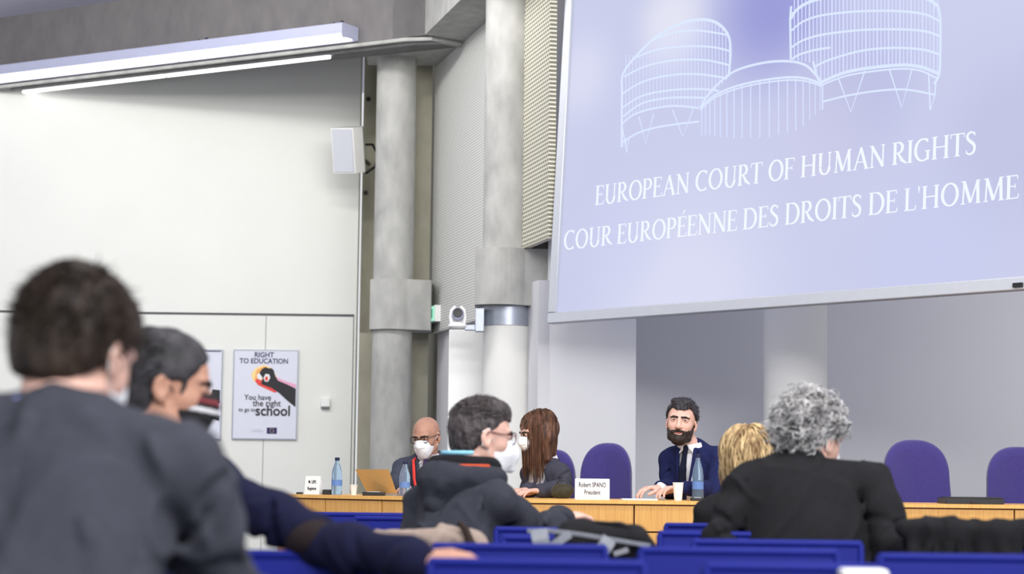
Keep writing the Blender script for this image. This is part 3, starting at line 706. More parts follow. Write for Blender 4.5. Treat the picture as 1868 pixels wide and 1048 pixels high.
# ------------------------------------------------------------------ blue auditorium chairs
def blue_chair(px0, px1, ytop, label, group, tilt=0.0, dz=0.0, grey=False):
    zt_ = 0.83 + dz
    a = atz(px0, ytop, zt_); c = atz(px1, ytop, zt_); Y = (a.y + c.y) / 2; x = (at(px0, ytop, Y).x + at(px1, ytop, Y).x) / 2; w_ = at(px1, ytop, Y).x - at(px0, ytop, Y).x
    t = empty('auditorium_chair', (x, Y, 0), label, 'chair', group)
    t.rotation_euler = (0, 0, tilt)
    h = w_ / 2; L = Vector((0, 0, 0))
    def bld(b, n_, m_):
        o = b.build(n_, m_, None); o.parent = t; o.location = (0, 0, 0); return o
    RB = Matrix.Translation((0, 0.04, 0.46)) @ Matrix.Rotation(math.radians(-6), 4, 'X')
    hh = (zt_ - 0.46) / math.cos(math.radians(6))
    b = MB(); b.box((-h, -0.014, 0), (h, 0.014, hh), RB, bev=0.011, seg=3); bld(b, 'backrest', M['seat_blue'])
    b = MB(); b.box((-h - .006, -0.02, hh - 0.012), (h + .006, 0.02, hh + 0.008), RB, bev=0.009, seg=3)
    for sx in (-1, 1): b.box((sx * h - .009, -.02, 0), (sx * h + .009, .02, hh), RB, bev=.008, seg=3)
    bld(b, 'edge_trim', M['seat_blue'])
    b = MB(); b.box((-h, 0.02, 0.41), (h, 0.44, 0.46), bev=0.02, seg=3); bld(b, 'seat', M['seat_blue'])
    for sx in (-1, 1):
        b = MB(); b.box((sx * (h - .03) - .012, 0.03, 0.0), (sx * (h - .03) + .012, 0.07, 0.45)); b.box((sx * (h - .03) - .02, 0.0, 0.0), (sx * (h - .03) + .02, 0.38, 0.02)); bld(b, 'leg', M['seat_grey'])
    return t, x, Y
GA = 'royal blue chairs in the nearest row'; GB = 'royal blue chairs in the second row'; GC = 'royal blue chairs in the third row'; GD = 'royal blue chairs in the far rows'
blue_chair(430, 688, 1015, 'blue chair in front of the balding man\'s resting arm', GA)
blue_chair(783, 1178, 1031, 'blue chair at the bottom centre, nearest to the balding man\'s hand', GA)
blue_chair(1295, 1612, 1039, 'blue chair at the bottom edge with a white armrest at its right corner', GA)
blue_chair(790, 1106, 1001, 'blue chair just beyond the hand, in the second row from the front', GB)
blue_chair(1173, 1535, 1009, 'wide blue chair directly in front of the grey-haired man\'s chair', GB)
blue_chair(1617, 1990, 1021, 'blue chair at the bottom right corner below the black sleeve', GB)
blue_chair(600, 842, 980, 'blue chair under the beige coat', GC)
blue_chair(918, 1182, 985, 'blue chair under the black backpack with grey straps', GC)
blue_chair(1270, 1578, 993, 'blue chair against the grey-haired man\'s back', GC)
blue_chair(1207, 1500, 977, 'blue chair at the left flank of the grey-haired man, mostly hidden behind his row', GD)
blue_chair(905, 1150, 969, 'blue chair whose edge shows between the hooded man and the backpack', GD)
blue_chair(1218, 1440, 961, 'blue chair the blonde woman sits in', GD)
blue_chair(1640, 1828, 963, 'blue chair beyond the white papers at right', GD)
blue_chair(1858, 2080, 972, 'blue chair touching the right edge of the photo beyond the black sleeve', GD)
blue_chair(645, 860, 948, 'blue chair left of the hooded man', GD)
blue_chair(560, 750, 940, 'blue chair farthest left, close to the long wooden table', GD)
# ------------------------------------------------------------------ implicit surfaces for bodies and clothes
def _R(yaw=0, pitch=0, roll=0):
    """head/body frame: x right, y forward, z up; yaw clockwise from +Y seen from above, pitch down positive, roll to own right positive"""
    return np.array(Matrix.Rotation(-math.radians(yaw), 3, 'Z') @ Matrix.Rotation(-math.radians(pitch), 3, 'X') @ Matrix.Rotation(math.radians(roll), 3, 'Y'))
I3 = np.eye(3)
_rng = np.random.RandomState(3); _tab = _rng.rand(32, 32, 32).astype(np.float32)
def vnoise(X, Y, Z, f):
    X, Y, Z = np.broadcast_arrays(X * f + 100, Y * f + 100, Z * f + 100)
    xi, yi, zi = np.floor(X).astype(int), np.floor(Y).astype(int), np.floor(Z).astype(int)
    u, v, w_ = X - xi, Y - yi, Z - zi
    u = u*u*(3-2*u); v = v*v*(3-2*v); w_ = w_*w_*(3-2*w_)
    g = lambda a, b, c: _tab[(xi+a) & 31, (yi+b) & 31, (zi+c) & 31]
    a0 = g(0,0,0)*(1-u)+g(1,0,0)*u; a1 = g(0,1,0)*(1-u)+g(1,1,0)*u
    b0 = g(0,0,1)*(1-u)+g(1,0,1)*u; b1 = g(0,1,1)*(1-u)+g(1,1,1)*u
    return ((a0*(1-v)+a1*v)*(1-w_) + (b0*(1-v)+b1*v)*w_) * 2 - 1

class Field:
    def __init__(s, lo, hi, h):
        s.h = h; s.lo = np.array(lo, float); s.n = np.ceil((np.array(hi) - s.lo) / h).astype(int) + 1
        s.ax = [s.lo[i] + h * np.arange(s.n[i]) for i in range(3)]
        s.F = np.full(tuple(s.n), 0.2, np.float32)
    def sub(s, c, r):
        c = np.array(c, float); sl = []
        for i in range(3):
            a = int(max(0, np.floor((c[i] - r - s.lo[i]) / s.h))); b = int(min(s.n[i], np.ceil((c[i] + r - s.lo[i]) / s.h) + 1))
            if b <= a: return None
            sl.append(slice(a, b))
        X = s.ax[0][sl[0]][:, None, None]; Y = s.ax[1][sl[1]][None, :, None]; Z = s.ax[2][sl[2]][None, None, :]
        return tuple(sl), X, Y, Z
    def comb(s, sl, d, k, op):
        F = s.F[sl]
        if op == 'add': h = np.maximum(k - np.abs(F - d), 0) / max(k, 1e-6); s.F[sl] = np.minimum(F, d) - h * h * k / 4
        elif op == 'sub': d = -d; h = np.maximum(k - np.abs(F - d), 0) / max(k, 1e-6); s.F[sl] = np.maximum(F, d) + h * h * k / 4
        elif op == 'int': h = np.maximum(k - np.abs(F - d), 0) / max(k, 1e-6); s.F[sl] = np.maximum(F, d) + h * h * k / 4
    def cap(s, a, b, ra, rb=None, k=0.02, op='add'):
        rb = ra if rb is None else rb; a = np.array(a, float); b = np.array(b, float)
        c = (a + b) / 2; R = np.linalg.norm(b - a) / 2 + max(ra, rb) + k + 0.03
        q = s.sub(c, R)
        if q is None: return s
        sl, X, Y, Z = q; d = b - a; L = max(d @ d, 1e-9)
        t = np.clip(((X - a[0]) * d[0] + (Y - a[1]) * d[1] + (Z - a[2]) * d[2]) / L, 0, 1)
        D = np.sqrt((X - a[0] - t * d[0]) ** 2 + (Y - a[1] - t * d[1]) ** 2 + (Z - a[2] - t * d[2]) ** 2) - (ra + (rb - ra) * t)
        s.comb(sl, D, k, op); return s
    def ell(s, c, r, R=I3, k=0.02, op='add'):
        c = np.array(c, float); r = np.array(r, float); q = s.sub(c, r.max() + k + 0.03)
        if q is None: return s
        sl, X, Y, Z = q; X = X - c[0]; Y = Y - c[1]; Z = Z - c[2]
        p = [R[0, i] * X + R[1, i] * Y + R[2, i] * Z for i in range(3)]
        k0 = np.sqrt(sum((p[i] / r[i]) ** 2 for i in range(3))); k1 = np.sqrt(sum((p[i] / r[i] ** 2) ** 2 for i in range(3))) + 1e-9
        s.comb(sl, k0 * (k0 - 1) / k1, k, op); return s
    def fn(s, c, r, f, k=0.005, op='sub', R=I3):
        """f(x,y,z) in the local frame R at c returns a distance"""
        q = s.sub(c, r)
        if q is None: return s
        sl, X, Y, Z = q; X = X - c[0]; Y = Y - c[1]; Z = Z - c[2]
        p = [R[0, i] * X + R[1, i] * Y + R[2, i] * Z for i in range(3)]
        s.comb(sl, np.broadcast_to(f(*p), s.F[sl].shape), k, op); return s
    def disp(s, amp, f, st=(1, 1, 1), c=None, r=None, off=0.0):
        if c is None: sl = (slice(None),) * 3; X, Y, Z = s.ax[0][:, None, None], s.ax[1][None, :, None], s.ax[2][None, None, :]
        else:
            q = s.sub(c, r)
            if q is None: return s
            sl, X, Y, Z = q
        F = s.F[sl]; m = np.abs(F) < 0.05; idx = np.nonzero(m)
        if len(idx[0]) == 0: return s
        x = np.broadcast_to(X, F.shape)[idx]; y = np.broadcast_to(Y, F.shape)[idx]; z = np.broadcast_to(Z, F.shape)[idx]
        F[idx] += amp * vnoise(x * st[0] + off, y * st[1] + off, z * st[2], f); return s
    def ridge(s, amp, f, Rm=I3, st=(1, 1, 1), off=0.0):
        F = s.F; m = np.abs(F) < 0.04; idx = np.nonzero(m)
        x = s.ax[0][idx[0]]; y = s.ax[1][idx[1]]; z = s.ax[2][idx[2]]
        wx_ = vnoise(x + off, y, z, f * .5) * .05; p = [(Rm[0, i] * (x + wx_) + Rm[1, i] * (y + wx_) + Rm[2, i] * (z - wx_)) * st[i] for i in range(3)]
        n = np.abs(vnoise(p[0] + off, p[1], p[2], f)); w_ = np.clip(vnoise(x, y + off, z, f * .35) + .6, 0, 1)
        F[idx] += amp * w_ * (np.minimum(n * 3.0, 1) - .6); return s
    def mesh(s, name):
        F = s.F; n = F.shape; neg = F < 0
        cs = [(a, b, c) for a in (0, 1) for b in (0, 1) for c in (0, 1)]
        v = lambda A, a, b, c: A[a:n[0]-1+a, b:n[1]-1+b, c:n[2]-1+c]
        cnt = sum(v(neg, *c).astype(np.int8) for c in cs); act = (cnt > 0) & (cnt < 8)
        I, J, K = np.nonzero(act); idx = np.full(act.shape, -1, np.int32); idx[I, J, K] = np.arange(len(I))
        P = np.zeros((len(I), 3)); C = np.zeros(len(I))
        for ax in range(3):
            for a in (0, 1):
                for b in (0, 1):
                    o0 = [0, 0, 0]; oth = [q for q in range(3) if q != ax]; o0[oth[0]] = a; o0[oth[1]] = b; o1 = list(o0); o1[ax] = 1
                    f0 = F[I + o0[0], J + o0[1], K + o0[2]]; f1 = F[I + o1[0], J + o1[1], K + o1[2]]
                    mk = (f0 < 0) != (f1 < 0); t = np.where(mk, f0 / np.where(mk, f0 - f1, 1), 0)
                    q = np.array([o0] * len(I), float); q[:, ax] += t; P += q * mk[:, None]; C += mk
        P = P / C[:, None] + np.stack([I, J, K], 1); P = s.lo + P * s.h
        quads = []
        for ax in range(3):
            o = [q for q in range(3) if q != ax]
            sa = [slice(None)] * 3; sb = [slice(None)] * 3; sa[ax] = slice(0, n[ax]-1); sb[ax] = slice(1, n[ax])
            n0 = neg[tuple(sa)]; n1 = neg[tuple(sb)]; e = n0 != n1
            for q in o:
                z0 = [slice(None)] * 3; z0[q] = 0; e[tuple(z0)] = False; z0[q] = -1; e[tuple(z0)] = False
            E = np.array(np.nonzero(e)).T
            if len(E) == 0: continue
            def cell(da, db):
                Q = E.copy(); Q[:, o[0]] -= da; Q[:, o[1]] -= db; return idx[Q[:, 0], Q[:, 1], Q[:, 2]]
            q4 = np.stack([cell(1, 1), cell(0, 1), cell(0, 0), cell(1, 0)], 1)
            fl = n0[E[:, 0], E[:, 1], E[:, 2]]
            if ax == 1: fl = ~fl
            q4[~fl] = q4[~fl][:, ::-1]; quads.append(q4)
        Q = np.concatenate(quads); Q = Q[(Q >= 0).all(1)]
        me = bpy.data.meshes.new(name); me.vertices.add(len(P)); me.vertices.foreach_set('co', P.astype(np.float32).ravel())
        me.loops.add(len(Q) * 4); me.loops.foreach_set('vertex_index', Q.astype(np.int32).ravel())
        me.polygons.add(len(Q)); me.polygons.foreach_set('loop_start', np.arange(len(Q), dtype=np.int32) * 4); me.polygons.foreach_set('loop_total', np.full(len(Q), 4, np.int32))
        me.update(calc_edges=True); return me
    def build(s, name, m, parent):
        me = s.mesh(name); me.transform(Matrix.Translation(-Vector(parent.location)))
        return add_mesh(name, me, m, parent, (0, 0, 0), smooth=True)

def V3(v): return np.array([v[0], v[1], v[2]], float)
class Head:
    def __init__(s, c, yaw=0, pitch=0, roll=0, k=1.0, jaw=1.0):
        s.c = V3(c); s.R = _R(yaw, pitch, roll); s.k = k; s.jaw = jaw
    def p(s, x, y, z): return s.c + s.R @ (np.array([x, y, z]) * s.k)
    def V(s, x, y, z): return Vector(s.p(x, y, z))
    def skin(s, F, neck=None, ears=True, bald=False):
        k = s.k; e = lambda c, r, kk=0.02, op='add': F.ell(s.p(*c), np.array(r) * k, s.R, kk * k, op)
        cp_ = lambda a, b, ra, rb=None, kk=0.01, op='add': F.cap(s.p(*a), s.p(*b), ra * k, (rb if rb is not None else ra) * k, kk * k, op)
        e((0, -.018, .038), (.074, .096, .084)); e((0, .012, .03), (.066, .080, .078), .03); e((0, .028, -.035), (.057 * s.jaw, .066, .080), .03); e((0, .068, -.095), (.026, .020, .018), .03)
        for x in (-1, 1):
            e((x * .038, .052, -.02), (.024, .026, .024), .02)                       # cheek
            cp_((x * .056, .0, -.05), (x * .024, .062, -.098), .014, .012, .02)      # jawline
            e((x * .031, .097, .010), (.022, .016, .0135), .012, 'sub')              # socket
            cp_((x * .012, .090, .026), (x * .048, .076, .030), .009, .007, .012)    # brow
            e((x * .031, .080, .009), (.0155, .0145, .0125), .004)                   # eyeball with lids
            e((x * .012, .101, -.030), (.009, .010, .007), .008)                     # nostril wing
            if ears:
                e((x * .080, -.010, -.002), (.007, .020, .032), .006); e((x * .084, -.004, .0), (.004, .010, .018), .004, 'sub'); cp_((x * .078, -.006, -.028), (x * .076, -.002, -.034), .006)
        cp_((0, .088, .018), (0, .112, -.026), .0085, .0125, .012)
        cp_((-.020, .086, -.057), (.020, .086, -.057), .0065, None, .006); cp_((-.017, .085, -.067), (.017, .085, -.067), .0075, None, .006)
        cp_((-.024, .0945, -.0615), (.024, .0945, -.0615), .0022, None, .003, 'sub')
        if neck is not None:
            F.cap(s.p(0, -.022, -.045), V3(neck), .053 * k, .057 * k, .03)

def hand(F, wrist, d, up, curl=0.4, k=1.0, spread=0.18, side=1):
    """five separate fingers; d = pointing direction, up = back of hand normal; side=+1: thumb on d x up side"""
    wrist = V3(wrist); d = V3(d) / np.linalg.norm(V3(d)); up = V3(up); up = up - d * (up @ d); up /= np.linalg.norm(up); sd = np.cross(d, up) * side
    for i, f in enumerate((-.028, -.010, .010, .027)):
        F.cap(wrist + d * .01 * k + sd * f * .55 * k, wrist + d * (.088 - abs(f - .005) * .25) * k + sd * f * k, .0135 * k, .0105 * k, .012)
    Ls = [(.032, .022, .017), (.040, .027, .019), (.043, .029, .020), (.038, .025, .019)]
    for i, f in enumerate((-.030, -.010, .011, .031)):
        p = wrist + d * (.088 - abs(f - .005) * .25) * k + sd * f * k; a = 0.15; dr = d + sd * spread * (i - 1.5) * 0.5; dr /= np.linalg.norm(dr)
        for j, L in enumerate(Ls[i]):
            a += curl * (0.7 + 0.3 * j) * (1 + 0.08 * (1.5 - i)); q = p + (dr * math.cos(a) - up * math.sin(a)) * L * k
            F.cap(p, q, (.0090 - .0009 * j) * k, (.0084 - .0009 * j) * k, .003); p = q
    p = wrist + d * .022 * k + sd * .022 * k - up * .006 * k
    for L, r, (cd, cs_, cu) in ((.042, .0135, (.70, .62, -.30)), (.030, .0105, (.88, .38, -.28)), (.024, .0092, (.97, .08, -.25))):
        v = d * cd + sd * cs_ + up * cu; v /= np.linalg.norm(v); q = p + v * L * k; F.cap(p, q, r * k, r * .9 * k, .006); p = q

def seq(F, pts, rs, k=0.03, op='add'):
    for i in range(len(pts) - 1): F.cap(pts[i], pts[i + 1], rs[i], rs[i + 1], k, op)

class Body:
    """upright seated figure; facing = yaw of the chest"""
    def __init__(s, label, neck, pelvis, yaw, sw=0.19, arms=None, lean=0.0, floor=0.0, thick=1.0, drop=0.0, lift=0.0):
        s.N = V3(neck); s.P = V3(pelvis); s.R = _R(yaw); s.sw = sw; s.T = thick; s.floor = floor
        s.r = s.R @ np.array([1, 0, 0]); s.f = s.R @ np.array([0, 1, 0]); s.z = np.array([0, 0, 1.])
        ax = s.N - s.P; s.ax = ax / np.linalg.norm(ax)
        fr = s.f - s.ax * (s.f @ s.ax); fr /= np.linalg.norm(fr); s.TR = np.stack([np.cross(fr, s.ax), fr, s.ax], 1)
        s.sh = {q: s.N + s.r * (q * sw) - s.ax * 0.070 - s.z * (drop * q * .5) + s.z * lift for q in (-1, 1)}
        s.arms = arms or {}
        for q in (-1, 1):
            if q not in s.arms: s.arms[q] = (s.sh[q] - s.z * .26 + s.f * .06 + s.r * q * .05, s.sh[q] - s.z * .30 + s.f * .30 - s.r * q * .03)
            s.arms[q] = (V3(s.arms[q][0]), V3(s.arms[q][1]))
        s.root = empty('person', (s.P[0], s.P[1], floor), label, 'person')
    def bbox(s, extra=(), pad=0.14, top=None):
        P = [s.N, s.P - s.z * .12, s.sh[1], s.sh[-1]] + [a for q in s.arms.values() for a in q] + [V3(e_) for e_ in extra]
        P = np.array(P); return P.min(0) - pad, P.max(0) + pad
    def torso(s, F, g=0.0, waist=1.0, bust=0.0):
        t = s.T; L = np.linalg.norm(s.N - s.P); A = lambda f: s.P + (s.N - s.P) * f
        F.ell(A(.66), (s.sw * .86 * t + g, .115 * t + g, .20 + g), s.TR, .05)
        F.ell(A(.36), (s.sw * .78 * t * waist + g, .110 * t + g, .20 + g), s.TR, .06)
        F.ell(A(.02), (s.sw * .88 * t + g, .125 * t + g, .14 + g), s.TR, .06)
        F.cap(s.sh[-1] * .93 + s.sh[1] * .07 + s.f * .0, s.sh[1] * .93 + s.sh[-1] * .07, .049 * t + g, None, .05)
        for q in (-1, 1):
            F.cap(s.N - s.f * .005 - s.ax * .005, s.sh[q] * .75 + s.N * .25 + s.ax * .012, .046 + g, .040 * t + g, .04)
            if bust: F.ell(A(.62) + s.f * .075 + s.r * q * .065, (.06 + g, .055 + g, .06 + g), s.TR, .04)
    def arm(s, F, g=0.0, wr=0.030, qs=(-1, 1), stop=1.0):
        for q in qs:
            E, W = s.arms[q]; S_ = s.sh[q]
            seq(F, [S_, S_ * .5 + E * .5, E, E * .6 + W * .4, E * (1 - stop) + W * stop], [.044 * s.T + g, .042 * s.T + g, .038 * s.T + g, .037 + g, wr + g], .03)
    def skinbody(s, head, m, h=0.0045, hands=None, bald=False, name='body'):
        hs = hands or {}
        ext = [head.p(0, 0, .14), head.p(0, .12, 0)] + [s.arms[q][1] + V3(d[0]) / np.linalg.norm(V3(d[0])) * .12 for q, d in hs.items()]
        lo, hi = s.bbox(ext, .12); F = Field(lo, hi, h)
        s.torso(F, -.022); s.arm(F, -.016, .042); head.skin(F, s.N - s.ax * .03, bald=bald)
        for q, d in hs.items(): hand(F, s.arms[q][1], d[0], d[1], *(d[2:] if len(d) > 2 else ()), side=(d[5] if len(d) > 5 else (-q)))
        o = F.build(name, m, s.root); s.head = head; return o
    def legs(s, m, mshoe, h=0.013, knee=0.44, spread=0.11):
        kn = {q: s.P + s.f * .42 + s.r * q * (spread + .03) for q in (-1, 1)}
        for q in kn: kn[q][2] = s.floor + .50
        an = {q: kn[q] - s.f * .04 for q in kn}
        for q in an: an[q][2] = s.floor + .108
        P = np.array([s.P, *kn.values(), *an.values()]); F = Field(P.min(0) - .18, P.max(0) + .18, h)
        F.ell(s.P, (.17, .14, .11), s.R, .05)
        for q in (-1, 1): seq(F, [s.P + s.r * q * .085, kn[q], an[q]], [.092, .066, .052], .03)
        F.disp(.006, 9); F.build('trousers', m, s.root)
        for q in (-1, 1):
            F = Field(an[q] - .2, an[q] + .3, .009); b_ = an[q].copy(); b_[2] = s.floor + .048
            F.cap(b_ - s.f * .04, b_ + s.f * .16, .042, .036, .02); F.cap(b_, b_ + s.z * .06, .045, .05, .02)
            F.fn(b_, .4, lambda x, y, z: z + .04, .002, 'sub') if False else None
            F.build('shoe', mshoe, s.root)

def hairshell(F, H, lift=.010, front=.062, side=.0, back=-.085, k=.006, temple=0.0):
    """cap of hair over the skull with a hairline; front = z of hairline at the forehead, back = nape z"""
    kk = H.k
    F.ell(H.p(0, -.018, .040), np.array([.074 + lift, .096 + lift, .084 + lift * 1.1]) * kk, H.R, .02)
    F.ell(H.p(0, .010, .034), np.array([.067 + lift, .078 + lift, .078 + lift]) * kk, H.R, .03)
    F.ell(H.p(0, -.040, -.02), np.array([.060 + lift, .060 + lift, .066 + lift]) * kk, H.R, .03)
    def cut(x, y, z):
        x, y, z = x / kk, y / kk, z / kk
        t = np.clip((y + .01) / .07, 0, 1)                      # 0 behind the ear, 1 at the forehead
        lim = np.where(y < -.005, back + (side - back) * np.clip((y + .075) / .07, 0, 1) ** 1.5, side + (front - side) * t ** .8) + temple * np.exp(-((np.abs(x) - .05) / .015) ** 2) * (y > .03)
        return (z - lim) * -1 * .8 * kk
    F.fn(H.c, .2 * kk, lambda x, y, z: cut(x, y, z), k, 'int', H.R)

def strands(name, m, parent, roots, n, seglen, nseg, r, flow, rnd=0.3, curl=0.0, seed=1, taper=0.35):
    """tapered strand tubes; roots(rng)->(point, normal); flow(p, nrm, t, rng_vec) -> direction"""
    rng = np.random.RandomState(seed); vs = []; fs = []
    for _ in range(n):
        p, nr = roots(rng); jit = rng.randn(3) * rnd; ph = rng.rand() * 6.28; cr = curl * (0.6 + .8 * rng.rand()); base = len(vs); up = None
        rr = r * (0.7 + .6 * rng.rand()); sl = seglen * (.7 + .6 * rng.rand()); cs_ = 1 if rng.rand() < .5 else -1
        for j in range(nseg + 1):
            t = j / nseg; d = flow(p, nr, t, jit); d = d / (np.linalg.norm(d) + 1e-9)
            a = np.cross(d, nr); a /= (np.linalg.norm(a) + 1e-9); b2 = np.cross(a, d)
            if cr: d = d + (a * math.cos(ph + cs_ * t * cr) + b2 * math.sin(ph + cs_ * t * cr)) * .9; d /= np.linalg.norm(d)
            w_ = rr * (1 - (1 - taper) * t ** 2)
            for kx in range(4):
                an = kx * math.pi / 2; vs.append(p + (a * math.cos(an) + b2 * math.sin(an) * .8) * w_)
            if j: 
                o = base + (j - 1) * 4
                for kx in range(4): fs.append((o + kx, o + (kx + 1) % 4, o + 4 + (kx + 1) % 4, o + 4 + kx))
            p = p + d * sl
        fs.append((base + 3, base + 2, base + 1, base)); fs.append(tuple(len(vs) - 4 + i for i in range(4)))
    me = bpy.data.meshes.new(name); me.from_pydata([tuple(v - V3(parent.location)) for v in vs], [], fs); me.update()
    return add_mesh(name, me, m, parent, (0, 0, 0), smooth=True)
def scalp(H, zmin=-.03, ymax=.05, lift=.004, front=.05, side=None):
    def f(rng):
        while True:
            v = rng.randn(3); v /= np.linalg.norm(v); p = np.array([0, -.018, .040]) + v * np.array([.074 + lift, .096 + lift, .084 + lift])
            lim = zmin if p[1] < 0 else zmin + (front - zmin) * min(1, p[1] / ymax)
            if p[2] > lim: return H.p(*p), H.R @ v
    return f

# ---- people materials
def skin(name, c): return mat(name, c, 0.55, 0.10, 22, bump=0.06, bs=220, sss=0.06)
def cloth(name, c, bs=500, sheen=0.0, var=0.1, rough=0.9): return mat(name, c, rough, var, 40, bump=0.25, bs=bs, sheen=sheen, spec=.25)
def hairm(name, c, c2, vs=140, st=(1, 1, .25), rough=.5): return mat(name, c, rough, 0.2, vs, c2=c2, stretch=st, bump=.35, bs=260, spec=.35)
M['skin_a'] = skin('warm_skin', srgb(216, 174, 158)); M['skin_b'] = skin('tanned_skin', srgb(182, 136, 114)); M['skin_c'] = skin('pale_skin', srgb(214, 172, 156)); M['skin_d'] = skin('olive_skin', srgb(178, 134, 114))
M['charcoal'] = cloth('charcoal_suit', srgb(60, 62, 71)); M['navy_knit'] = cloth('navy_knit', srgb(18, 20, 48), 260); M['grey_hoodie'] = cloth('grey_hoodie', srgb(50, 52, 61), 260)
M['hood_black'] = cloth('black_hood_lining', srgb(24, 24, 28)); M['black_suit'] = cloth('black_suit', srgb(27, 27, 30)); M['navy_suit'] = cloth('navy_suit', srgb(26, 32, 74)); M['grey_blazer'] = cloth('grey_blazer', srgb(62, 62, 74))
M['grey_suit'] = cloth('grey_suit', srgb(66, 70, 84)); M['white_shirt'] = cloth('white_shirt', srgb(236, 238, 244), 300, .0, .02); M['blue_shirt'] = cloth('light_blue_shirt', srgb(150, 160, 220), 300, 0, .03)
M['mask_white'] = mat('white_mask', srgb(238, 240, 244), .8, .02, 20, bump=.2, bs=120); M['mask_black'] = mat('black_mask', srgb(22, 22, 26), .8, .05); M['mask_stripe'] = mat('mask_white_stripe', srgb(210, 210, 214), .8); M['mask_red'] = mat('mask_red_stripe', srgb(110, 40, 46), .8)
M['glass_frame'] = mat('dark_glasses_frame', srgb(30, 26, 30), .3); M['red_frame'] = mat('red_brown_frame', srgb(96, 40, 40), .3)
M['lens'] = mat('glasses_lens', (1, 1, 1, 1), 0.02, 0, trans=1.0, ior=1.01, spec=.3)
M['eye_white'] = mat('eye_white', srgb(176, 168, 166), .3, .01); M['iris'] = mat('dark_iris', srgb(50, 34, 26), .2)
M['lanyard_red'] = cloth('red_lanyard', srgb(226, 70, 64)); M['lanyard_blue'] = cloth('pale_blue_lanyard', srgb(140, 200, 224)); M['orange_cord'] = cloth('orange_cord', srgb(196, 82, 50)); M['tie_navy'] = cloth('dark_navy_tie', srgb(18, 20, 40)); M['tie_purple'] = cloth('purple_tie', srgb(70, 56, 96))
M['shoe'] = mat('black_shoe', srgb(20, 20, 20), .3); M['trouser'] = cloth('dark_trousers', srgb(36, 38, 46)); M['beard'] = hairm('dark_beard', srgb(26, 20, 18), srgb(60, 46, 40))
M['elbow'] = cloth('brown_suede', srgb(38, 30, 32))

def face_details(root, H, iris=None, brow=None, lids=True):
    def disc(bb, cx, rx, rz, y0, dep):
        prof = [H.V(cx, y0 + dep, .010)]; n = 18; rings = [[], []]
        vs = [H.V(cx, y0 + dep, .010)]
        for (sc, dd) in ((.55, .8), (.85, .4), (1.0, 0), (1.0, -.004 / max(dep, 1e-4))):
            for i in range(n):
                a = 2 * math.pi * i / n; vs.append(H.V(cx + rx * sc * math.cos(a), y0 + dep * dd - abs(rx * sc * math.cos(a)) * .15, .010 + rz * sc * math.sin(a)))
        fs = [(0, 1 + i, 1 + (i + 1) % n) for i in range(n)] + [(1 + r_ * n + i, 1 + (r_ + 1) * n + i, 1 + (r_ + 1) * n + (i + 1) % n, 1 + r_ * n + (i + 1) % n) for r_ in range(3) for i in range(n)]
        bb._add(vs, fs, True)
    for x in (-1, 1):
        b = MB(root.location); disc(b, x * .031, .0120, .0032, .0934, .0020); b.build('eye', M['eye_white'], root)
        b = MB(root.location); disc(b, x * .031 - .001, .0060, .0036, .0950, .0014); b.build('iris', M['iris'], root)
    if brow:
        F = Field(H.c - .14, H.c + .14, .003)
        for x in (-1, 1): F.cap(H.p(x * .012, .0985, .024), H.p(x * .034, .0935, .0265), .0058, .0056, .004); F.cap(H.p(x * .034, .0935, .0265), H.p(x * .052, .078, .021), .0056, .003, .004)
        F.disp(.0015, 300); F.build('eyebrows', brow, root)
def glasses(root, H, m, w_=.026, hgt=.019, lens=True, y=.108, z=.008):
    t = H; b = MB(root.location)
    for x in (-1, 1):
        pts = []
        for i in range(20):
            a = 2 * math.pi * i / 20; e_ = 3.2; cx = math.copysign(abs(math.cos(a)) ** (2 / e_), math.cos(a)) * w_; cz = math.copysign(abs(math.sin(a)) ** (2 / e_), math.sin(a)) * hgt
            pts.append(H.V(x * .033 + cx, y - abs(x * .033 + cx) * .12, z + cz))
        b.tube(pts, .0021, 6, closed=True)
        b.tube([H.V(x * (.033 + w_), y - .008, z + .008), H.V(x * .078, .04, z + .008), H.V(x * .084, -.002, z + .010), H.V(x * .082, -.022, z - .012)], .0019, 6)
    b.tube([H.V(-.008, y - .001, z + .006), H.V(0, y + .003, z + .009), H.V(.008, y - .001, z + .006)], .0020, 6)
    g = b.build('glasses', m, root)
    if lens:
        b = MB(root.location)
        for x in (-1, 1):
            c = []
            for i in range(20):
                a = 2 * math.pi * i / 20; e_ = 3.2; cx = math.copysign(abs(math.cos(a)) ** (2 / e_), math.cos(a)) * w_; cz = math.copysign(abs(math.sin(a)) ** (2 / e_), math.sin(a)) * hgt
                c.append(H.V(x * .033 + cx, y - abs(x * .033 + cx) * .12, z + cz))
            b.prism(c, H.V(0, .0012, 0) - H.V(0, 0, 0))
        b.build('lenses', M['lens'], root)
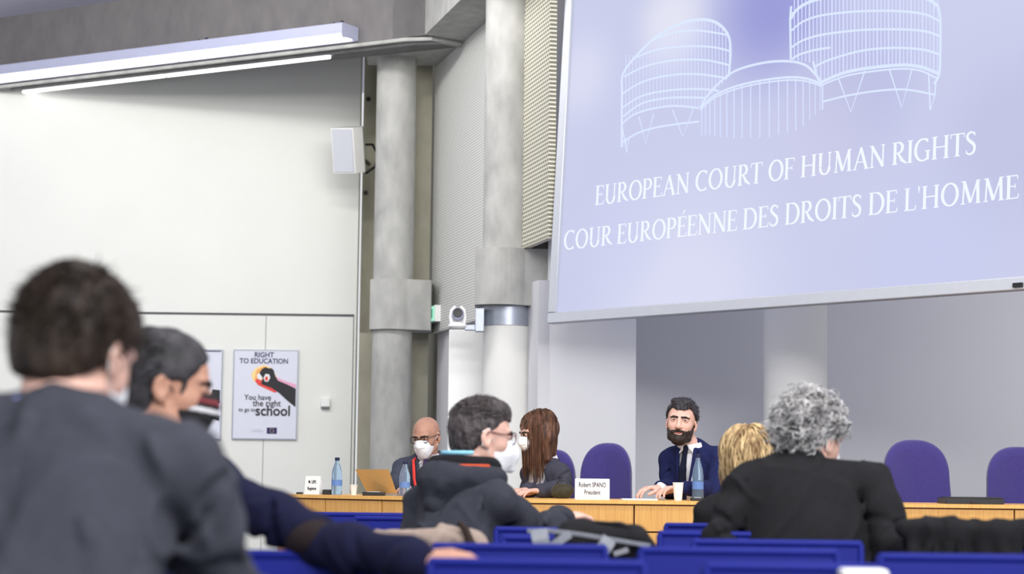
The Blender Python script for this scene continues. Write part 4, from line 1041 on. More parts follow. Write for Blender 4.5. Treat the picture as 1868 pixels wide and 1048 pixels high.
def mask(root, H, m, h=.0032, pointy=False, straps=True, stripes=False):
    F = Field(H.c - .17, H.c + .17, h); k = H.k; g = .006
    F.ell(H.p(0, .030, -.036), np.array([.060, .070 + g, .080]) * k, H.R, .01); F.ell(H.p(0, .07, -.088), (.034, .030, .030), H.R, .03)
    F.ell(H.p(0, .078, -.040), (.042, .044, .046), H.R, .03)
    F.cap(H.p(0, .098, .0), H.p(0, .116, -.030), .013, .016, .02)
    if pointy: F.cap(H.p(0, .09, -.035), H.p(0, .128, -.048), .026, .008, .04); F.cap(H.p(0, .10, -.01), H.p(0, .12, -.09), .016, .012, .03)
    F.fn(H.c, .3, lambda x, y, z: np.maximum(np.maximum(z - .004 + .25 * (.1 - y), -z - .118), .008 + .22 * np.abs(z + .045) - y + .0 * x) , .004, 'int', H.R)
    F.disp(.0012, 60); F.fn(H.c, .2, lambda x, y, z: np.abs(z + .045) - .0012 + 0 * x + (y < .1) * .02, .003, 'sub', H.R) if not pointy else None
    o = F.build('face_mask', m, root)
    if straps:
        b = MB(root.location)
        for x in (-1, 1):
            b.tube([H.V(x * .058, .030, -.022), H.V(x * .074, .012, .0), H.V(x * .083, -.005, .028), H.V(x * .082, -.028, .015)], .0016, 5); b.tube([H.V(x * .055, .024, -.066), H.V(x * .072, .004, -.045), H.V(x * .080, -.022, -.028), H.V(x * .082, -.028, .0)], .0016, 5)
        b.build('mask_straps', m, root)
    if stripes:
        for nm, mm, z0, z1 in (('white_stripe', M['mask_stripe'], -.042, -.030), ('red_stripe', M['mask_red'], -.022, -.008)):
            F = Field(H.c - .17, H.c + .17, h); g = .0085
            F.ell(H.p(0, .030, -.036), np.array([.060 + .0015, .070 + g, .082]) * k, H.R, .01); F.ell(H.p(0, .078, -.040), (.0435, .0455, .0475), H.R, .03); F.cap(H.p(0, .098, .0), H.p(0, .116, -.030), .0145, .0175, .02)
            F.fn(H.c, .3, lambda x, y, z: np.maximum(np.maximum(z - z1, z0 - z), .02 - y + 0 * x), .002, 'int', H.R); oo = F.build(nm, mm, root); oo.parent = o; oo.location = (0, 0, 0)
    return o
def collar(F, B, H, r=.070, h=.045, th=.012, tilt=.35, up=0.0):
    """standing collar band around the neck"""
    ax = (H.p(0, -.02, -.06) - B.N); ax /= np.linalg.norm(ax); n = 20; pts = []
    for i in range(n):
        a = 2 * math.pi * i / n; rad = B.r * math.cos(a) * r + B.f * math.sin(a) * r * 1.05
        pts.append(B.N + rad + ax * (up + h * .5 - .02 - tilt * .5 * math.sin(a) * r))
    for i in range(n): F.cap(pts[i], pts[(i + 1) % n], th, None, .01); F.cap(pts[i] - ax * .02 + (pts[i]-B.N) * .1, pts[(i + 1) % n] - ax * .02, th * 1.2, None, .01)
# ------------------------------------------------------------------ the people
def jacket(B, m, g=.006, h=.007, V=None, folds=.006, coll=True, name='jacket', wr=.034, stop=.97, off=0.0, waist=1.0, bust=0, colr=.072):
    lo, hi = B.bbox((), .15); F = Field(lo, hi, h)
    B.torso(F, g, waist, bust); B.arm(F, g, wr, stop=stop)
    if coll:
        collar(F, B, B.head, r=colr, h=.05, th=.010)
        for q in (-1, 1): F.cap(B.sh[q] * .8 + B.N * .2 + B.ax * .018, B.sh[q] + B.ax * .020 + B.r * q * .012, .030, .026, .04)
    # folds: long creases down the back and rings on the sleeves
    F.disp(folds * .8, 6, (1.4, 1.4, .7), off=off)
    F.ridge(folds * 1.3, 6, _R(0, 0, 28), (1.5, 1.2, .45), off + 1); F.ridge(folds * .9, 9, _R(0, 0, -35), (1.6, 1.2, .5), off + 5)
    for q in (-1, 1):
        E, W = B.arms[q]; S_ = B.sh[q]
        for a, b_, n in ((S_, E, 4), (E, W, 4)):      # creases across the sleeve
            d = (b_ - a); L = np.linalg.norm(d) + 1e-6; d /= L; s1 = np.cross(d, [.1, 1, .2]); s1 /= np.linalg.norm(s1) + 1e-6; s2 = np.cross(s1, d)
            for i in range(n):
                c = a + d * L * (i + .7) / n; R_ = .052 - .003 * i + g * .8; t0 = (off * 1.7 + i * 1.3) % 6.28; sk = .03 * (1 if (i + int(off)) % 2 else -1)
                if a is S_ and i == 0: continue
                P_ = [c + (s1 * math.cos(t0 + u) + s2 * math.sin(t0 + u)) * R_ + d * sk * (u - 1) for u in np.linspace(0, 2.6, 7)]
                seq(F, P_, [.001, .004, .005, .006, .005, .004, .001], .016, 'sub')
        F.cap(S_ * .84 + B.N * .16 - B.f * .070 + B.z * .02, S_ * .88 + B.N * .12 - B.f * .10 - B.z * .16, .003, .003, .010, 'sub')
    F.cap(B.N - B.f * .115 - B.z * .03, B.P - B.f * .13, .002, .002, .008, 'sub')
    # opening round the neck
    F.cap(B.N - B.z * .03 + B.f * .02, B.head.p(0, -.02, -.03), .050, .052, .004, 'sub')
    if V:
        bot, s_ = V[:2]      # depth of the opening below the neck and its slope
        F.fn(B.N, .6, lambda x, y, z: np.maximum(np.maximum(np.abs(x) * 1.0 - np.minimum(np.maximum(z + bot, 0) * s_, .058 if len(V) < 3 else V[2]), .02 - y), -(z + bot)) , .006, 'sub', B.R)
        for q in (-1, 1):   # lapels
            F.cap(B.N + B.f * .07 + B.r * q * .055 - B.z * .01, B.N + B.f * .112 + B.r * q * .03 - B.z * bot * .7, .012, .006, .012)
    return F.build(name, m, B.root)
def shirt(B, m, tie=None, h=.007, g=-.006, collar_h=.045, bot=.3):
    lo, hi = B.bbox((), .12); F = Field(lo, hi, h); B.torso(F, g); B.arm(F, -.022, .052, stop=1.0); F.disp(.002, 12)
    F.build('shirt', m, B.root)
    F = Field(B.N - .18, B.N + .2, .004); collar(F, B, B.head, r=.064, h=.075, th=.007, tilt=.5, up=.012); collar(F, B, B.head, r=.064, h=.075, th=.007, tilt=.5, up=-.008)
    for q in (-1, 1): F.cap(B.N + B.f * .062 + B.r * q * .012 + B.z * .01, B.N + B.f * .075 + B.r * q * .045 - B.z * .03, .009, .004, .006)
    F.build('shirt_collar', m, B.root)
    if tie:
        F = Field(B.N - .5, B.N + .3, .005); a = B.N + B.f * .076 + B.z * .002
        F.cap(a, a + B.f * .012 - B.z * .028, .016, .012, .01); seq(F, [a - B.z * .03 + B.f * .014, a - B.z * .12 + B.f * .038, a - B.z * .30 + B.f * .045], [.013, .019, .026], .01)
        F.build('tie', tie, B.root)

# 1 -- man in charcoal suit, nearest, seen from behind
N = at(95, 778, 2.98)
arm1 = {1: (at(432, 1090, 3.08), at(400, 1240, 3.3))}
B = Body('person seen from behind in a charcoal suit, brown hair, nearest at the far left', N, (N.x + .02, N.y - .16, .56), 8, .195, arm1, thick=1.02, drop=.01, lift=.026)
H = Head(at(137, 645, 3.06), 19, 20, 4, 1.02)
B.skinbody(H, M['skin_c'], .005); jacket(B, M['charcoal'], .010, .0065, folds=.013, off=1, colr=.078); shirt(B, M['blue_shirt'], h=.010, g=-.024)
F = Field(H.c - .16, H.c + .17, .0035); hairshell(F, H, .012, .060, -.002, -.076, .010); F.disp(.005, 20, (1, 1, .5)); F.disp(.002, 90, (1, 1, .3)); hb = hairm('brown_hair', srgb(26, 20, 17), srgb(62, 49, 40), 60); F.build('hair', hb, B.root)
strands('hair_tufts', hb, B.root, scalp(H, -.02, .05, .010), 1500, .007, 4, .0013, lambda p, n, t, j: n * .22 + H.R @ np.array([.3, -.4, -.5]) * .8 + j * .4, seed=2)
mask(B.root, H, M['mask_white'], .005, True); B.legs(M['charcoal'], M['shoe'])

# 2 -- balding man in navy, arm stretched along the chair backs
N = at(290, 838, 4.42)
B = Body('person in navy sweater and black striped face mask, arm stretched along the blue chairs', N, (N.x - .03, N.y - .12, .56), 32, .20,
         {1: (at(588, 990, 4.22), at(748, 1022, 4.06))}, thick=1.02)
H = Head(at(299, 708, 4.46), 77, 9, 0, 1.0)
B.skinbody(H, M['skin_b'], .0042, {1: ((.97, -.05, .08), (.05, -.25, 1), .30, 1.0, .12)})
jacket(B, M['navy_knit'], .008, .007, folds=.010, coll=False, name='sweater', off=4, stop=1.0, wr=.040)
F = Field(B.N - .2, B.N + .2, .006); collar(F, B, H, r=.062, h=.03, th=.012); F.build('sweater_neckband', M['navy_knit'], B.root)
F = Field(H.c - .16, H.c + .17, .0035); hairshell(F, H, .008, -.04, -.03, -.085, .006); F.fn(H.c, .2, lambda x, y, z: y - (.046 + .70 * np.maximum(z - .02, 0)) + 0 * x, .006, 'int', H.R); F.fn(H.c, .2, lambda x, y, z: np.maximum(np.abs(y - .005) - .028, z - .015) + 0 * x, .006, 'sub', H.R)
F.disp(.0035, 60, (1, 1, .5)); hg = hairm('dark_grey_hair', srgb(20, 19, 22), srgb(66, 64, 68), 30, (1, 1, .5)); F.build('hair', hg, B.root)
strands('hair_tufts', hg, B.root, scalp(H, .0, .02, .007, .095), 1100, .007, 4, .0011, lambda p, n, t, j: n * .25 + H.R @ np.array([0, -.9, -.35]) + j * .3, seed=5)
mask(B.root, H, M['mask_black'], .0035, stripes=True)
b = MB(B.root.location)   # beard stubble strip is part of the skin; glasses arm
face_details(B.root, H, brow=M['beard']); B.legs(M['trouser'], M['shoe'])
F = Field(B.arms[1][0] - .2, B.arms[1][0] + .2, .006); E, W = B.arms[1]; F.ell(E * .93 + B.sh[1] * .07 - B.f * .018 + B.z * .0, (.055, .046, .042), np.stack([(W - B.sh[1]) / np.linalg.norm(W - B.sh[1]), np.cross([0, 0, 1], (W - B.sh[1]) / np.linalg.norm(W - B.sh[1])), [0, 0, 1]], 1), .02); F.build('elbow_patch', M['elbow'], B.root)

# 3 -- man in grey hoodie
N = at(846, 884, 6.70)
B = Body('person in dark grey hoodie, glasses and white mask, hand beyond the backpack', N, (N.x - .05, N.y - .13, .56), 42, .195,
         {1: (at(985, 972, 6.70), at(1024, 950, 6.86)), -1: (N + Vector((-.17, .0, -.33)), N + Vector((.05, .25, -.38)))}, thick=1.0)
H = Head(at(877, 799, 6.74), 68, 6, 0, 1.02)
B.skinbody(H, M['skin_c'], .0042, {1: ((.75, .55, .22), (-.1, -.2, 1), .45, .95, .2)})
jacket(B, M['grey_hoodie'], .010, .0065, folds=.012, coll=False, name='hoodie', off=7, stop=1.0, wr=.042)
def ring(F, B, r, zz, th, a0=0, a1=360, tilt=.0, k=.02, n=24, fwd=0.0):
    pts = [B.N + B.r * math.cos(math.radians(a0 + (a1 - a0) * i / n)) * r + B.f * (math.sin(math.radians(a0 + (a1 - a0) * i / n)) * r + fwd) + B.z * (zz + tilt * math.sin(math.radians(a0 + (a1 - a0) * i / n))) for i in range(n + 1)]
    for i in range(n): F.cap(pts[i], pts[i + 1], th, None, k)
    return pts
F = Field(B.N - .28, B.N + .25, .005); ring(F, B, .110, .018, .036, 150, 390, -.005, .03); F.cap(B.N - B.f * .10 - B.z * .02, B.N - B.f * .125 - B.z * .065, .075, .045, .05); F.disp(.005, 22); F.build('hood', M['grey_hoodie'], B.root)
F = Field(B.N - .28, B.N + .25, .005); ring(F, B, .092, .055, .030, 150, 400, -.004, .02); F.cap(B.N - B.f * .01 + B.z * .03, H.p(0, -.03, -.03), .062, .062, .004, 'sub'); F.disp(.003, 30); F.build('hood_lining', M['hood_black'], B.root)
b = MB(B.root.location); pts = [B.N + B.r * math.cos(a) * .130 + B.f * math.sin(a) * .130 + B.z * (.060) for a in [math.radians(195 + i * 7.5) for i in range(22)]]; b.tube(pts, .0065, 8); b.build('orange_trim', M['orange_cord'], B.root)
b = MB(B.root.location); pts = [B.N + B.r * math.cos(a) * .072 + B.f * math.sin(a) * .072 + B.z * (.104) for a in [math.radians(190 + i * 7) for i in range(22)]]; b.tube(pts, .0075, 8); b.build('pale_blue_lanyard', M['lanyard_blue'], B.root)
F = Field(H.c - .16, H.c + .17, .003); hairshell(F, H, .005, .066, -.004, -.070, .005); F.ell(H.p(0, .035, .092), (.060, .060, .042), H.R, .03); F.disp(.003, 40); F.disp(.0015, 120); hd = hairm('short_dark_hair', srgb(30, 27, 30), srgb(88, 80, 80), 90); F.build('hair', hd, B.root)
strands('hair_tufts', hd, B.root, scalp(H, .06, .06, .010, .085), 900, .006, 4, .0012, lambda p, n, t, j: n * .2 + H.R @ np.array([0, .8, .1]) + j * .3, seed=6)
glasses(B.root, H, M['red_frame']); mask(B.root, H, M['mask_white'], .0035, True); face_details(B.root, H, brow=M['beard']); B.legs(M['trouser'], M['shoe'])

# 4 -- bald man behind the laptop
N = at(783, 838, 12.0)
B = Body('bald person with black glasses, white mask and red lanyard sitting behind the gold laptop', N, (N.x + .03, N.y + .14, .68), 192, .175,
         {1: (at(725, 885, 11.95), at(742, 893, 11.65)), -1: (at(835, 895, 11.9), at(800, 893, 11.6))}, floor=.13, thick=.98)
H = Head(at(778, 799, 11.95), 203, 14, 3, .98)
B.skinbody(H, M['skin_d'], .0045, {1: ((-.2, -1, -.02), (0, 0, 1), .3, .95, .2), -1: ((-.5, -.8, -.02), (0, 0, 1), .3, .95, .2)})
jacket(B, M['grey_suit'], .008, .007, V=(.30, .40), off=2); shirt(B, M['white_shirt'], M['tie_purple']); glasses(B.root, H, M['glass_frame']); mask(B.root, H, M['mask_white'], .0035); face_details(B.root, H, brow=M['beard'])
b = MB(B.root.location)
for q in (-1, 1): b.tube([V_ for V_ in (Vector(B.N - B.f * .04 + B.r * q * .068 + B.z * .03), Vector(B.N + B.f * .085 + B.r * q * .075 - B.z * .01), Vector(B.N + B.f * .135 + B.r * q * .055 - B.z * .12), Vector(B.N + B.f * .15 + B.r * q * .01 - B.z * .32))], .009, 6)
b.build('red_lanyard', M['lanyard_red'], B.root)
F = Field(H.c - .14, H.c + .14, .004); hairshell(F, H, .003, .2, -.0, -.06, .004); F.fn(H.c, .2, lambda x, y, z: z - .028 + 0 * x + 0 * y, .004, 'int', H.R); F.build('hair', hairm('cropped_grey_hair', srgb(110, 84, 72), srgb(140, 112, 98)), B.root)
B.legs(M['trouser'], M['shoe'])

# 5 -- woman with long brown hair
N = at(992, 846, 11.2)
B = Body('person with long brown hair, white mask and grey blazer facing left', N, (N.x + .06, N.y + .12, .68), 238, .165,
         {1: (at(985, 893, 11.3), at(962, 895, 10.95)), -1: (at(1028, 893, 11.05), at(985, 896, 10.85))}, floor=.13, thick=.92)
H = Head(at(981, 790, 11.17), 250, 16, 0, .96, .92)
B.skinbody(H, M['skin_c'], .0045, {1: ((-.7, -.6, 0), (0, 0, 1), .3, .88, .2), -1: ((-.8, -.4, 0), (0, 0, 1), .3, .88, .2)})
jacket(B, M['grey_blazer'], .006, .006, V=(.34, .7, .085), off=5, bust=1, waist=.9); shirt(B, M['white_shirt']); mask(B.root, H, M['mask_white'], .0035); face_details(B.root, H, brow=M['beard'])
def long_hair(B, H, m, length, seed, parts_=1.0, n=1000, wave=0.0, vol=.012, r=.0026, jit=.05, wamp=.3):
    F = Field(H.c - .34, H.c + .18, .004); k = H.k; a = vol
    F.ell(H.p(0, -.020, .042), np.array([.076 + a, .098 + a, .084 + a]) * k, H.R, .02)
    for x in (-1, 1): F.cap(H.p(x * .066, -.020, .02), H.p(x * .070, -.020, -.03), .028, .030, .04); F.cap(H.p(x * .070, -.020, -.03), H.c + (H.p(x * .072, -.03, 0) - H.c) - B.z * length * .8, .030, .022, .04)
    F.cap(H.p(0, -.06, -.0), H.p(0, -.05, 0) - B.z * length * .85, .062, .040, .05)
    F.fn(H.c, .4, lambda x, y, z: (y - .045 + .25 * (z - .06) * (z > .06)) + np.where(z > .075, -.2, 0) + 0 * x, .006, 'int', H.R)
    F.disp(.006, 40, (1, 1, .18)); F.disp(.003, 110, (1, 1, .15)); F.build('hair', m, B.root)
    Rt = H.R
    E3 = np.array([.078 + a, .100 + a, .086 + a]) * k; C3 = np.array([0, -.020, .042]) * k
    def flow(p, nr, t, j):
        q = H.R.T @ (p - H.c) - C3; u = q / E3; rad = np.linalg.norm(u); ne = H.R @ (u / E3); ne /= np.linalg.norm(ne); g_ = -B.z
        if q[2] > -.01 or rad < 1.0:
            sd = 1 if q[0] > .003 else -1; tg = g_ - ne * (g_ @ ne); d = tg + H.R @ np.array([sd, -.5, 0]) * .55 * max(0, 1 - np.linalg.norm(tg)) + ne * (.12 if rad < 1.03 else -.25)
        else:
            out = ne - B.z * ne[2]; d = g_ - out * (.16 if t > .5 else .05)
        d = d / (np.linalg.norm(d) + 1e-9) + j * jit
        if wave: d = d + np.array([math.sin(p[2] * wave + j[0] * 6), math.cos(p[2] * wave + j[1] * 6), 0]) * wamp
        return d
    strands('hair_locks', m, B.root, scalp(H, .0, .05, vol * .9, .06), n, length / 8, 11, r, flow, seed=seed, taper=.4)
hbr = hairm('brown_long_hair', srgb(44, 28, 22), srgb(118, 82, 62), 60, (1, 1, .12)); long_hair(B, H, hbr, .19, 11, n=1500, vol=.006, r=.0020, jit=.03)
B.legs(M['trouser'], M['shoe'])

# 6 -- bearded man in navy suit looking at the camera
N = at(1264, 818, 10.93)
B = Body('bearded person in navy suit and dark tie, hands on the long table', N, (N.x + .05, N.y + .14, .68), 214, .165,
         {1: (at(1224, 893, 11.0), at(1204, 890, 10.74)), -1: (at(1304, 896, 10.70), at(1246, 891, 10.56))}, floor=.13)
H = Head(at(1243, 772, 10.88), 192, -2, -5, 1.0)
B.skinbody(H, M['skin_a'], .004, {1: ((-.9, -.35, -.05), (0, 0, 1), .42, .95, .2), -1: ((-.95, -.2, .0), (0, 0, 1), .42, .95, .2)})
jacket(B, M['navy_suit'], .008, .006, V=(.34, .44), off=9); shirt(B, M['white_shirt'], M['tie_navy'])
F = Field(H.c - .16, H.c + .17, .003); hairshell(F, H, .010, .066, -.004, -.07, .006, temple=.012); F.cap(H.p(-.03, .062, .112), H.p(.035, .06, .112), .020, .020, .03); F.disp(.004, 50); F.disp(.002, 140); hk = hairm('black_hair', srgb(20, 18, 22), srgb(58, 54, 60), 80); F.build('hair', hk, B.root)
strands('hair_tufts', hk, B.root, scalp(H, .02, .06, .010, .07), 900, .006, 4, .0013, lambda p, n, t, j: n * .3 + H.R @ np.array([0, -.8, .15]) + j * .3, seed=8)
F = Field(H.c - .16, H.c + .16, .003)     # beard
F.ell(H.p(0, .030, -.040), (.062, .069, .084), H.R, .01); F.ell(H.p(0, .070, -.097), (.034, .030, .028), H.R, .03)
for x in (-1, 1): F.cap(H.p(x * .061, .006, -.03), H.p(x * .050, .03, -.085), .013, .016, .02)
F.fn(H.c, .2, lambda x, y, z: np.maximum(z + .030 - .55 * np.clip(np.abs(x) - .032, 0, .03) * 2.2, -y - .004), .004, 'int', H.R)
F.ell(H.p(0, .100, -.0625), (.024, .03, .0085), H.R, .003, 'sub'); F.fn(H.c, .2, lambda x, y, z: np.maximum(np.maximum(np.abs(x) - .05, -z - .048), .02 - y), .006, 'sub', H.R)
F.cap(H.p(-.030, .082, -.056), H.p(0, .099, -.047), .0065, .0065, .006); F.cap(H.p(.030, .082, -.056), H.p(0, .099, -.047), .0065, .0065, .006)
F.disp(.0025, 120); F.build('beard', M['beard'], B.root)
face_details(B.root, H, brow=M['beard']); B.legs(M['navy_suit'], M['shoe'])
b = MB(B.root.location); p = H.p(0, .093, -.0615); b.tube([H.V(-.018, .0925, -.0615), H.V(0, .0975, -.0608), H.V(.018, .0925, -.0615)], [.002, .0035, .002], 8); b.build('lips', mat('lips', srgb(176, 104, 98), .4), B.root)

# 7 -- blonde woman from behind
N = at(1362, 905, 7.5)
B = Body('person with wavy blonde hair and black top seen from behind', N, (N.x, N.y - .08, .47), 0, .155, {}, thick=.92)
H = Head(at(1363, 842, 7.55), -8, 6, -3, .98)
B.skinbody(H, M['skin_c'], .006); jacket(B, M['black_suit'], .006, .008, folds=.006, name='top', off=12)
hbl = hairm('blonde_hair', srgb(104, 72, 38), srgb(232, 204, 154), 46, (1, 1, .14)); long_hair(B, H, hbl, .170, 14, n=1300, wave=38, vol=.014, r=.0036, jit=.12, wamp=.34)
B.legs(M['trouser'], M['shoe'])

# 8 -- grey curly-haired man in black
N = at(1462, 850, 6.2)
B = Body('person with bushy grey curly hair in a black suit, seen from behind right of centre', N, (N.x, N.y - .17, .56), 3, .212,
         {1: (at(1622, 985, 6.05), at(1600, 1030, 6.3)), -1: (at(1318, 985, 6.10), at(1340, 1040, 6.35))}, thick=1.04, drop=-.03)
H = Head(at(1482, 805, 6.28), 46, 14, 5, .99)
B.skinbody(H, M['skin_c'], .005); jacket(B, M['black_suit'], .010, .007, folds=.020, off=15, colr=.076)
F = Field(H.c - .2, H.c + .2, .004); hairshell(F, H, .012, .060, -.005, -.060, .012); F.disp(.012, 24); F.disp(.005, 60)
hgr = hairm('grey_curly_hair', srgb(84, 82, 84), srgb(226, 225, 224), 26, (1, 1, 1)); F.build('hair', hgr, B.root)
sc0 = scalp(H, -.05, .06, .010, .06)
def sc1(rng):
    while True:
        a_, n_ = sc0(rng); l_ = H.R.T @ (a_ - H.c)
        if not (l_[0] > .045 and l_[2] < .04 and l_[1] > -.045): return a_, n_
strands('curls', hgr, B.root, sc1, 1500, .0085, 9, .0034, lambda p, n, t, j: n * (.55 - t * .9) + H.R @ np.array([0, -.3, -.2]) + j * .4, curl=5.0, seed=21)
F = Field(H.c - .2, H.c + .2, .004)
mask(B.root, H, M['mask_white'], .005, straps=True); B.legs(M['trouser'], M['shoe'])
# ------------------------------------------------------------------ things on the long table
def bottle(px, py0, py1, Y, label):
    a = at(px, py1, Y); z0 = ZT; hgt = (at(px, py0, Y).z - z0); t = empty('water_bottle', (a.x, Y, z0), label, 'bottle', 'water bottles on the long table')
    r = .030
    b = MB(t.location); b.lathe([(0, 0), (r * .9, .002), (r, .012), (r, hgt * .40), (r * .94, hgt * .46), (r, hgt * .52), (r * .86, hgt * .66), (r * .55, hgt * .80), (r * .40, hgt * .86), (r * .38, hgt * .93), (0, hgt * .93)], t.location, 28); b.build('bottle_body', M['bottle'], t)
    b = MB(t.location); b.lathe([(0, 0), (r * 1.01, 0), (r * 1.01, hgt * .16), (0, hgt * .16)], t.location + Vector((0, 0, hgt * .24)), 28); b.build('bottle_label', M['bottle_label'], t)
    b = MB(t.location); b.lathe([(0, 0), (r * .45, 0), (r * .45, hgt * .085), (0, hgt * .09)], t.location + Vector((0, 0, hgt * .91)), 20); b.build('bottle_cap', M['cap'], t)
bottle(614, 835, 900, 11.22, 'clear water bottle with dark cap near the left end of the table')
bottle(738, 842, 902, 11.02, 'clear water bottle in front of the bald man')
bottle(1273, 828, 898, 10.50, 'clear blue water bottle in front of the bearded man')
def name_plate(px0, px1, py0, Y, yaw, lines, label, sz):
    a, c = at(px0, 900, Y), at(px1, 900, Y); w_ = c.x - a.x; hgt = at((px0 + px1) / 2, py0, Y).z - ZT
    t = empty('name_plate', ((a.x + c.x) / 2, Y, ZT), label, 'name plate')
    b = MB(); b.prism([Vector((-w_/2, 0, 0)), Vector((-w_/2, .05, 0)), Vector((-w_/2, .016, hgt)), Vector((-w_/2, .012, hgt))], (w_, 0, 0)); o = b.build('card', M['paper']); o.parent = t
    th = math.atan2(.012, hgt)
    for i, s_ in enumerate(lines):
        z = hgt * (.60 - .36 * i); o = text_mesh('printed_name', s_, sz, M['ink'], t, (0, .012 * z / hgt - .0012, z), sx=.62, bold=.003)
    t.rotation_euler = (0, 0, yaw)
name_plate(1049, 1112, 874, 10.36, 0, ('Robert SPANO', 'President'), 'white name plate standing before the empty purple chair', .036)
name_plate(553, 584, 869, 11.32, math.radians(-25), ('M. LEPL', 'Registrar'), 'small white name plate at the left end of the table', .026)
# laptop with gold lid
t = empty('laptop', at(695, 902, 11.15), 'open laptop with a gold-brown lid seen from behind, left of the bald man', 'laptop'); t.location.z = ZT
lo = [at(670, 900, 11.15), at(724, 901, 11.05)]; hi = [at(648, 857, 11.07), at(709, 857, 10.97)]
for p in lo: p.z = ZT + .012
b = MB(t.location); b.prism([lo[0], lo[1], hi[1], hi[0]], (0, .008, 0)); b.build('lid', M['laptop'], t)
b = MB(t.location); b.prism([lo[0] + Vector((.003, .009, .006)), lo[1] + Vector((-.003, .009, .006)), hi[1] + Vector((-.004, .009, -.006)), hi[0] + Vector((.004, .009, -.006))], (0, .001, 0)); b.build('screen', M['black'], t)
b = MB(t.location); dd = Vector((.03, .17, 0)); z_ = Vector((0, 0, -.012)); b.prism([lo[0] + z_, lo[1] + z_, lo[1] + dd + z_, lo[0] + dd + z_], (0, 0, .012)); b.build('keyboard_base', M['seat_grey'], t)
def slab(name, px0, px1, Y, dy, h, m, label, cat, z=None, bev=.003, parts=()):
    z = ZT if z is None else z; a, c = at(px0, 900, Y).x, at(px1, 900, Y).x
    t = empty(name, ((a + c) / 2, Y, z), label, cat)
    b = MB(t.location); b.box((a, Y, z), (c, Y + dy, z + h), bev=bev); b.build('body', m, t)
    for (n_, f0, f1, y0, y1, z0, z1, mm) in parts:
        b = MB(t.location); b.box((a + (c - a) * f0, Y + y0, z + z0), (a + (c - a) * f1, Y + y1, z + z1), bev=.001); b.build(n_, mm, t)
    return t
slab('conference_unit', 661, 701, 10.98, .10, .020, M['black'], 'flat black microphone unit lying in front of the gold laptop', 'microphone unit', parts=[('button_row', .2, .8, .01, .03, .019, .023, M['seat_grey'])])
slab('conference_unit', 588, 604, 11.25, .10, .028, M['black'], 'black microphone unit between the left name plate and the water bottle', 'microphone unit', parts=[('button_row', .2, .8, .01, .03, .027, .031, M['seat_grey'])])
slab('mobile_phone', 540, 550, 11.35, .10, .010, M['black'], 'small black phone at the far left end of the table', 'phone', parts=[('phone_screen', .08, .92, .01, .09, .0095, .011, M['glass_frame'])])
slab('conference_unit', 1262, 1284, 10.36, .10, .016, M['black'], 'black unit beneath the bottle before the bearded man', 'microphone unit', parts=[('button_row', .2, .8, .01, .03, .015, .019, M['seat_grey'])])
slab('built_in_monitor', 1726, 1832, 10.42, .22, .030, M['dark_metal'], 'low built-in monitor lying folded on the table before the right purple chairs', 'monitor', parts=[('monitor_screen', .04, .96, -.002, .20, .029, .036, M['black']), ('hinge', .42, .56, -.006, .0, .004, .018, M['black'])])
t = slab('paper_sheets', 1136, 1200, 10.40, .20, .006, M['paper'], 'white paper sheets in front of the bearded man\'s hands', 'papers', bev=0)
def cup(px, py0, Y, r, label):
    a = at(px, 900, Y); h = at(px, py0, Y).z - ZT; t = empty('paper_cup', (a.x, Y, ZT), label, 'cup')
    b = MB(t.location); b.lathe([(0, 0), (r * .72, 0), (r, h), (r * .94, h), (r * .68, .006), (0, .006)], t.location, 28); b.build('cup_wall', M['cup'], t)
    b = MB(t.location); b.lathe([(r * .98, h - .003), (r * 1.05, h), (r * .98, h + .003), (r * .94, h)], t.location, 28); b.build('rim', M['cup'], t)
cup(1237, 882, 10.42, .028, 'white paper cup between the bearded man\'s hands and his bottle'); cup(645, 886, 11.25, .022, 'small white cup left of the gold laptop')
# bag on the table beside the woman
c = at(1026, 893, 10.75); t = empty('handbag', (c.x, 10.75, ZT), 'dark olive handbag on the table beside the long-haired woman', 'bag')
cc = np.array([c.x, 10.75, ZT]); F = Field(cc - .12, cc + .15, .004); F.ell(cc + [0, 0, .038], (.060, .035, .045), I3, .02); F.fn(cc, .2, lambda x, y, z: -z + .001 + 0 * x + 0 * y, .004, 'int'); F.disp(.006, 30); F.build('bag_body', cloth('olive_leather', srgb(54, 50, 34), 200, .1, .2, .5), t)
b = MB(t.location); b.tube([Vector(cc) + Vector(v) for v in ((-.035, 0, .07), (-.02, 0, .098), (.02, 0, .098), (.035, 0, .07))], .004, 8); b.build('handle', M['black'], t)

# ------------------------------------------------------------------ coats and bags on the blue chairs
def draped(name, px0, px1, py, Y, m, label, cat, zc, drop_f=.22, th=.022, seed=0, extra=None, sag=0.0, group=None):
    a, c = at(px0, py, Y), at(px1, py, Y); z = zc; t = empty(name, ((a.x + c.x) / 2, Y, z), label, cat); L = c.x - a.x
    lo = np.array([a.x - .08, Y - .12, z - drop_f - .05]); hi = np.array([c.x + .08, Y + .14, z + .10]); F = Field(lo, hi, .0055); n = 9; rng = np.random.RandomState(seed)
    for i in range(n):
        x0 = a.x + L * i / n; x1 = a.x + L * (i + 1) / n; zz = z + .008 + rng.rand() * .012 - sag * i / n
        F.cap((x0, Y, zz), (x1, Y, zz - rng.rand() * .006), th, th, .03)
        for sy, dr in ((-.030, drop_f * (.8 + .3 * rng.rand())), (.05, drop_f * (.7 + .3 * rng.rand()))): F.cap(((x0 + x1) / 2, Y + sy * .6, zz), ((x0 + x1) / 2 + (rng.rand() - .5) * .04, Y + sy, zz - dr), L / n * .42 if L / n * .42 < th * 1.2 else th * 1.1, th * .7, .03)
    if extra: extra(F, a, c, z, Y)
    F.ridge(.007, 12, _R(0, 0, 15), (1.6, 1, .5), seed); F.disp(.004, 25); F.build('cloth', m, t); return t
beige = cloth('beige_wool', srgb(150, 134, 124), 260)
